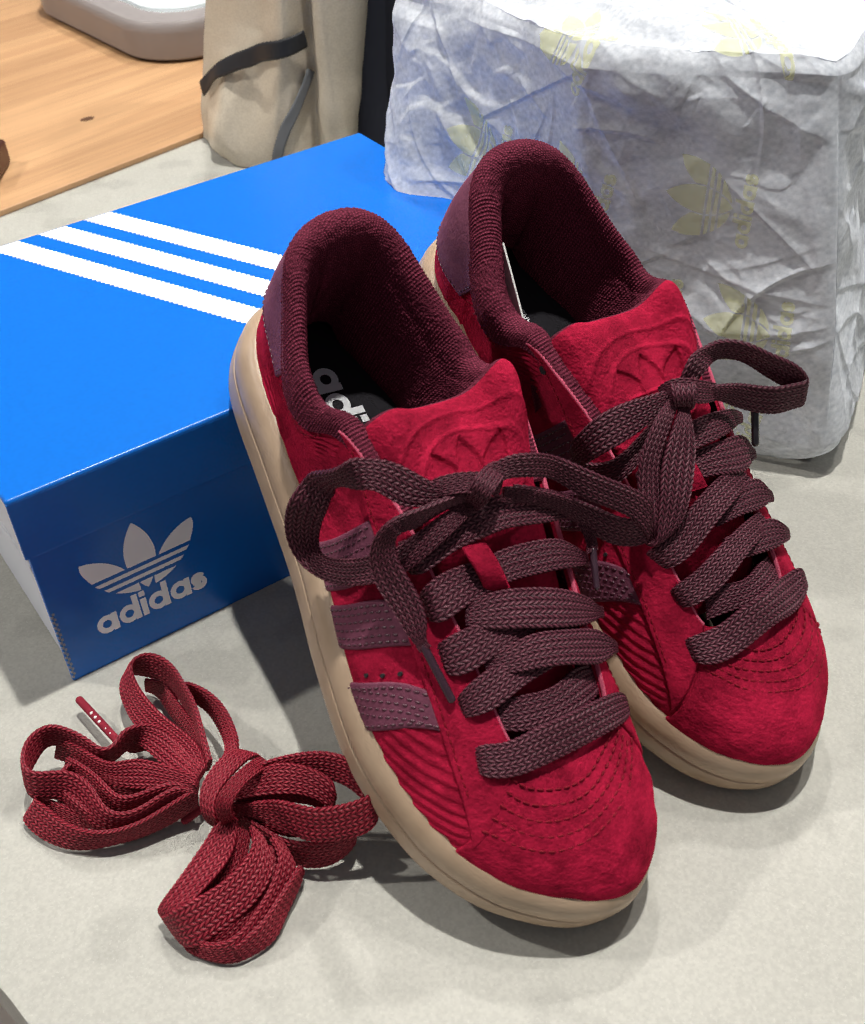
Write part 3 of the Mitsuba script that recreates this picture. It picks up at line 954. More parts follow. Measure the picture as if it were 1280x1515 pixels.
# ------------------------------------------------------------------ laces: control rows in the sneaker's frame, millimetres: centre, width direction, relative width
LACE_L = {
    'bars': [
        [(215.4, -27.4, 49.0, 0.94, -0.19, -0.29, 0.40), (217.7, -27.1, 55.5, 0.94, -0.17, -0.28, 0.86), (221.2, -19.9, 58.8, 0.95, -0.03, -0.31, 0.96), (222.2, -8.2, 62.0, 0.90, 0.10, -0.43, 1.05), (222.5, 6.4, 63.5, 0.82, 0.23, -0.52, 1.10), (222.2, 22.9, 61.5, 0.86, 0.15, -0.49, 1.02), (221.8, 32.9, 56.3, 0.84, 0.07, -0.54, 0.91), (221.7, 37.5, 52.1, 0.93, -0.11, -0.35, 0.59)],
        [(206.1, -16.2, 60.1, 0.87, -0.35, -0.36, 0.68), (208.7, -10.7, 62.8, 0.93, -0.22, -0.31, 0.96), (211.2, 2.2, 64.9, 0.94, -0.19, -0.27, 0.92), (209.9, 15.4, 64.1, 0.96, 0.01, -0.27, 1.07), (208.1, 27.9, 56.8, 0.83, 0.28, -0.48, 0.90)],
        [(197.6, -25.7, 53.0, 0.95, 0.06, -0.30, 0.35), (197.8, -25.5, 60.0, 0.98, -0.03, -0.21, 0.70), (197.7, -19.7, 65.3, 0.97, 0.10, -0.21, 0.96), (196.0, -8.6, 69.1, 0.97, 0.13, -0.20, 0.92), (194.1, 5.6, 70.4, 0.97, 0.14, -0.22, 0.94), (192.8, 23.2, 67.0, 0.95, 0.11, -0.28, 0.95)],
        [(188.8, -15.3, 66.9, 0.96, -0.08, -0.26, 0.60), (191.5, -6.5, 72.0, 0.95, -0.17, -0.25, 0.79), (192.7, 1.5, 74.0, 0.92, -0.32, -0.24, 0.96), (196.3, 15.4, 73.2, 0.93, -0.32, -0.19, 0.98), (199.6, 31.4, 65.8, 0.92, -0.34, -0.21, 0.93), (200.8, 38.0, 62.6, 0.92, -0.25, -0.31, 0.46), (201.2, 42.9, 57.1, 0.92, -0.31, -0.23, 0.35)],
        [(177.4, -25.8, 56.9, 0.92, -0.10, -0.39, 0.43), (180.8, -25.2, 63.9, 0.96, -0.06, -0.27, 1.00), (181.9, -18.4, 69.7, 0.97, -0.01, -0.25, 1.11), (181.4, -8.1, 72.9, 0.97, 0.07, -0.21, 0.90), (180.7, 5.3, 73.5, 0.97, 0.09, -0.22, 0.82), (180.8, 21.4, 70.6, 0.97, 0.04, -0.25, 0.71)],
        [(170.7, -15.0, 71.9, 0.87, -0.36, -0.32, 0.58), (173.4, -8.7, 76.1, 0.89, -0.35, -0.28, 0.96), (177.8, 3.7, 78.2, 0.90, -0.37, -0.23, 1.12), (182.9, 18.5, 76.6, 0.91, -0.38, -0.16, 1.09), (186.1, 32.8, 69.0, 0.93, -0.30, -0.22, 0.73), (187.2, 39.5, 64.1, 0.88, -0.18, -0.43, 0.35), (187.2, 43.1, 60.5, 0.91, -0.35, -0.22, 0.35)],
        [(159.8, -24.2, 62.4, 0.97, -0.04, -0.24, 0.55), (162.6, -24.2, 72.6, 0.97, 0.02, -0.24, 1.09), (161.5, -15.8, 75.8, 0.97, 0.14, -0.20, 1.10), (161.3, -4.8, 78.0, 0.97, 0.01, -0.23, 0.94), (161.1, 6.2, 78.5, 0.97, -0.09, -0.23, 0.93), (162.3, 18.2, 78.3, 0.93, -0.30, -0.20, 0.96), (164.3, 29.6, 76.7, 0.93, -0.32, -0.17, 0.86), (167.0, 39.4, 71.7, 0.94, -0.15, -0.30, 0.51), (166.9, 45.9, 65.3, 0.93, -0.29, -0.22, 0.35)],
        [(140.1, -24.3, 66.0, 0.97, -0.06, -0.24, 0.88), (145.3, -24.2, 77.3, 0.97, 0.03, -0.22, 1.04), (143.8, -13.9, 82.4, 0.98, 0.03, -0.21, 1.03), (143.7, -2.2, 86.5, 0.98, -0.04, -0.21, 1.03), (144.4, 9.5, 87.6, 0.92, -0.34, -0.20, 0.99), (147.3, 27.3, 84.4, 0.93, -0.32, -0.17, 0.88), (148.4, 42.8, 76.5, 0.94, -0.28, -0.19, 0.60), (148.2, 52.2, 69.3, 0.93, -0.33, -0.19, 0.35)],
    ],
    'bow': [
        [(135.0, 1.0, 92.7, 0.88, -0.42, -0.20, 0.49), (132.9, -10.3, 93.8, 0.76, -0.35, -0.54, 0.47), (131.2, -17.4, 94.7, 0.65, -0.36, -0.67, 0.67), (127.5, -23.7, 95.2, 0.69, -0.37, -0.63, 0.96), (121.9, -29.6, 95.6, 0.79, -0.22, -0.58, 1.01), (117.2, -35.8, 95.1, 0.83, -0.14, -0.54, 0.85), (113.4, -41.3, 90.3, 0.19, 0.31, -0.93, 1.12), (108.2, -42.1, 77.0, 0.33, 0.52, -0.78, 1.12), (106.5, -42.6, 69.4, 0.76, 0.62, -0.20, 0.94), (108.8, -45.9, 64.2, 0.63, 0.78, 0.02, 1.08), (111.1, -47.3, 55.8, 0.52, 0.84, 0.16, 1.07), (115.0, -47.4, 47.5, 0.39, 0.89, 0.24, 0.93), (120.7, -46.7, 43.6, -0.02, 0.92, 0.39, 0.73), (126.0, -45.2, 44.4, -0.45, 0.76, 0.46, 0.65), (131.6, -43.0, 49.3, -0.75, 0.49, 0.44, 0.71), (137.6, -39.9, 58.5, -0.86, 0.32, 0.40, 0.76), (142.0, -35.5, 67.7, -0.92, 0.17, 0.35, 0.77), (144.6, -29.3, 77.2, -0.88, 0.02, 0.48, 0.75), (142.9, -18.4, 87.1, -0.92, 0.03, 0.40, 0.67), (138.6, -1.0, 90.9, -0.97, 0.13, 0.20, 0.35)],
        [(133.8, 3.0, 96.4, 0.96, -0.22, -0.16, 0.50), (133.8, 11.3, 100.8, 0.84, 0.09, -0.54, 0.60), (136.1, 19.2, 102.5, 0.61, 0.20, -0.76, 0.79), (138.5, 32.3, 96.5, 0.59, 0.10, -0.80, 0.83), (146.3, 40.5, 95.3, 0.63, 0.05, -0.77, 0.96), (154.1, 50.3, 93.7, 0.61, -0.02, -0.79, 0.92), (160.0, 58.4, 91.4, 0.64, -0.06, -0.77, 0.97), (165.2, 64.2, 87.2, 0.65, -0.17, -0.74, 1.04), (168.6, 65.7, 82.9, 0.56, -0.07, -0.83, 1.00), (167.7, 59.9, 80.5, 0.47, 0.02, -0.88, 1.00), (161.9, 50.6, 80.8, 0.50, 0.05, -0.86, 1.03), (153.4, 42.2, 82.1, 0.43, 0.07, -0.90, 0.86), (145.0, 24.9, 90.1, 0.50, 0.12, -0.86, 0.57), (139.6, 9.8, 92.5, 0.74, -0.35, -0.57, 0.41)],
        [(136.6, 1.0, 92.0, 0.42, 0.05, -0.91, 0.48), (136.0, -13.9, 92.5, 0.13, 0.46, -0.88, 0.67), (136.6, -24.6, 90.3, 0.28, 0.42, -0.86, 0.79), (136.5, -32.4, 88.7, 0.62, 0.61, -0.49, 0.51), (138.1, -35.5, 83.2, 0.63, 0.76, 0.16, 0.60), (143.0, -36.4, 77.1, 0.43, 0.66, 0.61, 0.83), (151.3, -34.9, 72.5, 0.37, 0.66, 0.66, 0.98), (159.4, -33.1, 69.8, 0.33, 0.69, 0.64, 0.88), (167.0, -32.5, 66.8, 0.34, 0.72, 0.61, 0.65), (171.6, -32.3, 64.8, 0.20, 0.74, 0.64, 0.36), (174.8, -31.6, 64.0, 0.04, 0.76, 0.65, 0.35)],
        [(139.7, 16.0, 91.3, 0.82, 0.07, -0.57, 0.40), (145.2, 28.6, 88.7, 0.52, -0.09, -0.85, 0.48), (150.4, 40.6, 81.7, 0.54, -0.26, -0.80, 0.56), (157.8, 45.0, 78.1, 0.49, -0.41, -0.77, 0.58), (163.7, 45.7, 74.2, 0.38, -0.57, -0.73, 0.48), (167.2, 44.6, 73.4, -0.02, -1.00, 0.01, 0.35)],
        [(128.5, 17.1, 89.9, 0.61, 0.78, -0.15, 0.52), (133.6, 5.8, 99.8, 0.73, 0.68, -0.05, 0.61), (137.6, -1.4, 101.7, 0.79, 0.61, -0.09, 0.64), (139.1, -2.9, 96.4, 0.75, 0.63, -0.21, 0.59), (138.3, -1.4, 88.3, 0.71, 0.66, -0.25, 0.42)],
        [(137.3, 9.0, 95.0, 0.74, -0.66, -0.13, 0.62), (134.5, -2.2, 99.5, 0.79, -0.56, -0.24, 0.61), (131.7, -9.4, 97.8, 0.81, -0.45, -0.38, 0.58), (130.4, -13.7, 95.6, 0.85, -0.20, -0.49, 0.53), (128.9, -14.2, 90.0, 0.93, -0.06, -0.35, 0.41)],
    ],
    'keeper': [(143.3, -3.5, 80.1, 0.05, 0.99, 0.12, 0.88), (150.6, -5.2, 82.9, 0.11, 0.99, 0.13, 0.85), (157.4, -5.3, 84.2, 0.20, 0.97, 0.10, 0.87), (162.7, -4.2, 82.4, 0.24, 0.97, 0.09, 0.84), (167.3, -1.6, 76.9, 0.24, 0.97, 0.07, 0.84)],
    'aglet': [((174.0, -31.6, 63.9), (193.8, -29.4, 59.5), 1.6), ((166.9, 45.0, 73.5), (179.4, 40.0, 70.6), 1.4)],
}
LACE_R = {
    'bars': [
        [(223.3, 26.2, 49.1, 0.93, 0.05, -0.35, 0.35), (226.1, 26.2, 55.4, 0.97, 0.02, -0.23, 0.85), (228.4, 17.7, 58.1, 0.97, 0.12, -0.21, 1.03), (227.1, 4.8, 62.4, 0.90, -0.09, -0.43, 1.12), (225.0, -10.7, 63.0, 0.87, -0.13, -0.47, 1.12), (222.4, -29.0, 56.3, 0.96, 0.25, -0.08, 1.09), (221.0, -34.9, 55.2, 0.92, 0.13, -0.37, 0.86), (220.5, -39.8, 50.6, 0.95, 0.12, -0.29, 0.53)],
        [(214.2, 15.0, 59.2, 0.88, 0.26, -0.39, 0.66), (213.8, 8.8, 62.7, 0.93, 0.18, -0.32, 0.86), (215.6, -2.5, 63.9, 0.96, 0.02, -0.27, 0.76), (213.2, -16.0, 62.2, 0.86, -0.35, -0.37, 0.91), (209.2, -28.1, 54.4, 0.80, -0.40, -0.45, 0.68)],
        [(204.0, 23.3, 55.0, 0.94, -0.08, -0.33, 0.35), (206.0, 23.1, 62.5, 0.95, -0.24, -0.19, 0.77), (205.5, 14.5, 66.9, 0.90, -0.42, -0.12, 0.89), (202.2, 4.3, 70.9, 0.86, -0.49, -0.15, 0.87), (197.6, -8.7, 72.1, 0.86, -0.46, -0.23, 0.76), (193.5, -26.8, 66.1, 0.78, -0.49, -0.38, 0.77)],
        [(198.4, -2.5, 67.9, 0.97, 0.02, -0.23, 0.76), (198.8, -13.5, 68.6, 0.95, 0.26, -0.19, 0.92), (199.7, -26.3, 66.4, 0.89, 0.43, -0.12, 0.97), (201.1, -33.4, 63.6, 0.91, 0.27, -0.31, 0.59), (201.3, -40.2, 57.1, 0.92, 0.33, -0.23, 0.35)],
        [(186.9, 24.7, 57.4, 0.96, -0.27, -0.07, 0.48), (189.7, 24.0, 66.5, 0.90, -0.43, -0.11, 0.85), (188.2, 16.3, 71.1, 0.91, -0.40, -0.12, 0.93), (183.7, 6.3, 75.7, 0.88, -0.45, -0.14, 0.92), (178.3, -7.8, 77.5, 0.79, -0.57, -0.22, 0.92), (173.5, -25.3, 72.2, 0.59, -0.66, -0.46, 0.95)],
        [(184.2, -2.5, 71.7, 0.97, 0.09, -0.23, 0.71), (183.0, -16.3, 72.9, 0.93, 0.33, -0.16, 0.95), (183.3, -29.4, 69.5, 0.91, 0.38, -0.16, 0.93), (184.6, -35.3, 66.0, 0.93, 0.22, -0.30, 0.45), (185.0, -40.3, 61.1, 0.94, 0.28, -0.22, 0.35)],
        [(164.3, 9.5, 75.2, 0.93, 0.26, -0.26, 0.82), (164.4, -5.9, 78.8, 0.92, 0.32, -0.21, 0.94), (166.0, -17.7, 78.9, 0.93, 0.33, -0.17, 1.12), (166.4, -29.7, 74.7, 0.90, 0.42, -0.13, 1.12), (166.6, -35.7, 70.7, 0.91, 0.30, -0.29, 0.51), (166.3, -41.2, 65.4, 0.92, 0.33, -0.21, 0.35)],
        [(162.1, 22.1, 73.9, 0.94, 0.17, -0.30, 0.86), (155.1, 2.2, 82.4, 0.92, 0.30, -0.24, 0.82), (154.0, -8.5, 85.0, 0.94, 0.28, -0.21, 0.88), (153.6, -21.9, 83.2, 0.93, 0.31, -0.19, 0.79), (151.6, -34.7, 75.7, 0.91, 0.35, -0.22, 0.52), (150.8, -42.8, 68.8, 0.89, 0.42, -0.18, 0.35)],
    ],
    'bow': [
        [(138.0, -4.7, 96.7, 0.53, -0.80, -0.28, 0.47), (135.5, -8.0, 100.0, 0.39, -0.79, -0.47, 0.73), (133.1, -11.8, 102.7, 0.38, -0.75, -0.54, 0.91), (130.4, -21.6, 100.7, 0.22, -0.68, -0.69, 1.12), (131.8, -30.4, 100.3, 0.36, -0.58, -0.73, 1.12), (136.7, -36.6, 100.9, 0.26, -0.40, -0.88, 1.12), (143.0, -43.0, 99.5, 0.24, -0.27, -0.93, 1.12), (149.5, -49.8, 98.2, 0.26, -0.14, -0.96, 1.11), (155.4, -54.8, 95.9, 0.32, -0.15, -0.94, 1.12), (158.0, -55.8, 94.4, 0.36, -0.25, -0.90, 1.12), (157.6, -51.2, 93.4, 0.38, -0.26, -0.89, 1.12), (155.8, -42.6, 92.3, 0.44, -0.23, -0.87, 1.12), (149.7, -31.7, 91.5, 0.47, -0.15, -0.87, 1.00), (144.7, -18.0, 95.2, 0.56, 0.10, -0.82, 0.51), (141.8, -8.5, 95.8, 0.52, -0.14, -0.84, 0.44)],
        [(139.0, 0.7, 95.3, 0.68, 0.58, -0.45, 0.41), (140.5, 12.6, 95.1, 0.79, 0.07, -0.60, 0.76), (141.2, 26.0, 93.1, 0.86, 0.07, -0.51, 1.07), (141.3, 34.7, 89.0, 0.85, -0.03, -0.53, 1.09), (140.6, 38.3, 79.3, 0.63, -0.18, -0.76, 1.12), (140.3, 37.3, 69.5, 0.61, -0.24, -0.75, 1.12), (143.6, 34.3, 64.0, 0.75, -0.22, -0.63, 0.88), (153.0, 30.2, 75.7, 0.85, -0.11, -0.51, 0.75), (148.7, 15.4, 84.3, 0.87, -0.16, -0.47, 0.53), (142.0, 1.6, 90.3, 0.90, 0.06, -0.42, 0.35)],
        [(141.5, 2.5, 96.2, 0.55, -0.83, -0.05, 0.35), (146.2, 10.0, 96.1, 0.44, -0.82, -0.36, 0.55), (151.3, 15.8, 93.2, 0.33, -0.88, -0.35, 0.72), (158.0, 21.4, 88.1, 0.37, -0.88, -0.29, 0.75), (168.7, 25.1, 81.4, 0.28, -0.96, -0.09, 0.78), (177.4, 27.2, 75.8, 0.18, -0.98, 0.05, 0.76), (182.5, 26.0, 70.3, 0.20, -0.82, 0.53, 0.66), (184.0, 23.9, 72.7, -0.09, -0.91, 0.41, 0.71), (180.2, 20.5, 77.3, 0.25, -0.94, 0.22, 0.79), (174.6, 17.2, 82.4, 0.44, -0.89, 0.07, 0.91), (166.5, 13.1, 87.5, 0.38, -0.92, -0.04, 1.08), (158.4, 8.3, 91.9, 0.34, -0.93, -0.12, 1.00), (151.2, 4.2, 95.2, 0.33, -0.93, -0.17, 0.63), (144.9, -0.5, 95.3, 0.33, -0.91, -0.27, 0.35)],
        [(135.8, 4.0, 93.6, 0.93, 0.01, -0.37, 0.38), (139.0, 2.1, 100.3, 0.92, 0.18, -0.35, 0.64), (142.9, -4.8, 100.9, 0.86, 0.32, -0.40, 0.71), (143.5, -18.4, 93.1, 0.82, 0.51, -0.27, 0.57)],
        [(132.5, -12.5, 88.0, 0.16, -0.98, -0.09, 1.03), (139.3, -0.2, 101.9, 0.23, -0.97, 0.08, 0.83), (144.0, 1.6, 100.4, 0.32, -0.94, 0.07, 0.72), (144.1, -4.7, 90.1, 0.22, -0.96, -0.17, 0.63)],
    ],
    'keeper': [(154.5, 1.0, 78.4, -0.12, -0.99, 0.09, 0.79), (161.3, 2.9, 80.8, 0.00, -1.00, 0.08, 0.83), (168.4, 3.7, 81.2, 0.09, -0.99, 0.09, 0.85), (172.9, 1.9, 78.2, 0.11, -0.99, 0.06, 0.81)],
    'aglet': [((152.5, -39.0, 84.8), (165.4, -33.8, 79.0), 1.6)],
}



def build_laces(k, w, data, names):
    mm = lambda rows: [(r[0] / 1e3, r[1] / 1e3, r[2] / 1e3) + tuple(r[3:]) for r in rows]
    for q, rows in enumerate(data['bars']):
        v, f, uv = ribbon(mm(rows), .0134, .0021, phase=q * .0313)
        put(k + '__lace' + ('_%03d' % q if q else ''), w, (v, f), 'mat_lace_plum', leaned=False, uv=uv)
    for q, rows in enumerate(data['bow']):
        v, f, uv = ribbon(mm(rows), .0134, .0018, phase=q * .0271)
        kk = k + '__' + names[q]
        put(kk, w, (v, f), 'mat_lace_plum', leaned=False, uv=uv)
    for q, (a, b, r) in enumerate(data['aglet']):
        a, b = np.array(a) / 1e3, np.array(b) / 1e3
        c = trimesh.creation.capsule(height=np.linalg.norm(b - a), radius=r / 1e3, count=[10, 14])
        c.apply_translation([0, 0, -c.bounds.mean(0)[2]]); c.apply_transform(trimesh.geometry.align_vectors([0, 0, 1], (b - a) / np.linalg.norm(b - a))); c.apply_translation((a + b) / 2)
        put(k + '__aglet' + ('_%03d' % q if q else ''), w, (c.vertices, c.faces), 'mat_aglet_plum' if w == 'L' else 'mat_aglet_black', leaned=False)
    v, f, uv = ribbon(mm(data['keeper']), .0115, .0016, .001, 0, 10)
    put(k + '__lace_keeper', w, (v, f), 'mat_suede', leaned=False, uv=uv)


build_laces('sneaker', 'L', LACE_L, ['bow_loop', 'bow_loop_001', 'lace_end', 'lace_end_001', 'knot', 'knot_001'])
build_laces('sneaker_001', 'R', LACE_R, ['bow_loop', 'bow_loop_001', 'bow_loop_002', 'knot', 'knot_001'])
# ------------------------------------------------------------------ print on the shoe box


def box_print():
    from shapely.geometry import LineString
    cx, mm = 46.7, 1e-3
    mid = affinity.translate(lens(14.5, 34.1, 72.8), 0, 0)
    outer = np.array([(26.9, 62.0), (26.4, 55.1), (24.2, 50.0), (23.0, 47.4), (21.4, 45.5), (19.6, 43.1), (17.7, 41.1), (14.8, 38.8), (9.6, 36.0), (3.6, 34.3)])
    inner = np.array([(26.9, 62.0), (20.7, 60.4), (13.8, 56.1), (8.4, 49.8), (5.0, 43.5), (3.7, 38.6), (3.6, 34.3)])

    def sm(p):
        d = np.r_[0, np.cumsum(np.linalg.norm(np.diff(p, axis=0), axis=1))]
        return CubicSpline(d, p)(np.linspace(0, d[-1], 50))
    side = Polygon(np.vstack([sm(outer), sm(inner)[::-1][1:-1]])).buffer(0)
    shape = unary_union([mid, side, affinity.scale(side, -1, 1, origin=(0, 0)), sbox(-9, 40, 9, 48)])
    for lo, hi in ((47.3, 49.5), (43.0, 45.3), (38.85, 41.0)):
        shape = shape.difference(sbox(-60, lo, 60, hi))
    # keep the gap between the leaves and the small triangle below the bars
    for s in (1, -1):
        shape = shape.difference(affinity.scale(Polygon([(3.35, 38.9), (3.75, 38.9), (3.62, 34), (.6, 33.5), (.45, 34.3)]), s, 1, origin=(0, 0)))
    shape = affinity.scale(affinity.translate(shape, cx, 0), mm, mm, origin=(0, 0))
    add(SB + '__emblem', on_front(shape), 'mat_grey_ink', smooth=False, label='pale three leaf emblem with three bars printed on the front')
    w = word_adidas(1.0, .085)
    x0, y0, x1, y1 = w.bounds
    w = affinity.scale(w, 55.0 / (x1 - x0) * mm, 10.5 * mm, origin=(0, 0))
    w = affinity.translate(w, cx * mm - (w.bounds[0] + w.bounds[2]) / 2, .0186)
    add(SB + '__lettering', on_front(w), 'mat_grey_ink', smooth=False, label='pale printed word adidas under the emblem')
    # three serrated stripes across the lid
    for q, (xa, xb) in enumerate(((137.4, 121.6), (110.4, 94.8), (83.2, 67.4))):
        d = np.array([51.0, -109.5]); d /= np.linalg.norm(d); nrm = np.array([-d[1], d[0]])
        pts = []
        Ls = 205.0
        top0 = np.array([xa, 216.0]); bot0 = np.array([xb, 216.0])
        k = int(Ls / 3.0)
        for i in range(2 * k):
            pts.append(top0 + d * (i * 1.5) + nrm * (.55 if i % 2 else -.55))
        low = []
        for i in range(2 * k):
            low.append(bot0 + d * (i * 1.5) + nrm * (.55 if i % 2 else -.55))
        poly = Polygon(np.vstack([pts, low[::-1]])).buffer(0).intersection(sbox(2, 2, 303, 217.0))
        poly = affinity.scale(poly, mm, mm, origin=(0, 0))
        add('%s__lid__stripe%s' % (SB, '_%03d' % q if q else ''), on_lid(poly), 'mat_white_ink', smooth=False)


box_print()

# insole lettering, in the sneaker frame: reads from heel to toe
def insole_print(k, w, x0, y0, h, ang):
    g = word_adidas(1.0, .09)
    g = affinity.translate(g, -g.bounds[0], 0)
    g = affinity.rotate(affinity.scale(g, h, h, origin=(0, 0)), ang, origin=(0, 0))
    m = shape_mesh(g, .0003)
    v = np.array(m.vertices); v[:, 0] += x0; v[:, 1] += y0; v[:, 2] += .0347
    put(k + '__insole__lettering', w, (v, m.faces), 'mat_print', smooth=False, leaned=False)


insole_print('sneaker', 'L', .0425, -.0068, .0110, -2)
tm = meshkit.text_mesh('3 BANDES', .0030, .0003, True)
v_ = np.array(tm.vertices); v_ = np.column_stack([.0705 - v_[:, 0], v_[:, 1] - .0015, v_[:, 2] + .0347])
put('sneaker_001__insole__lettering', 'R', (v_ * [1, 1, 1], tm.faces), 'mat_print', smooth=False, leaned=False)

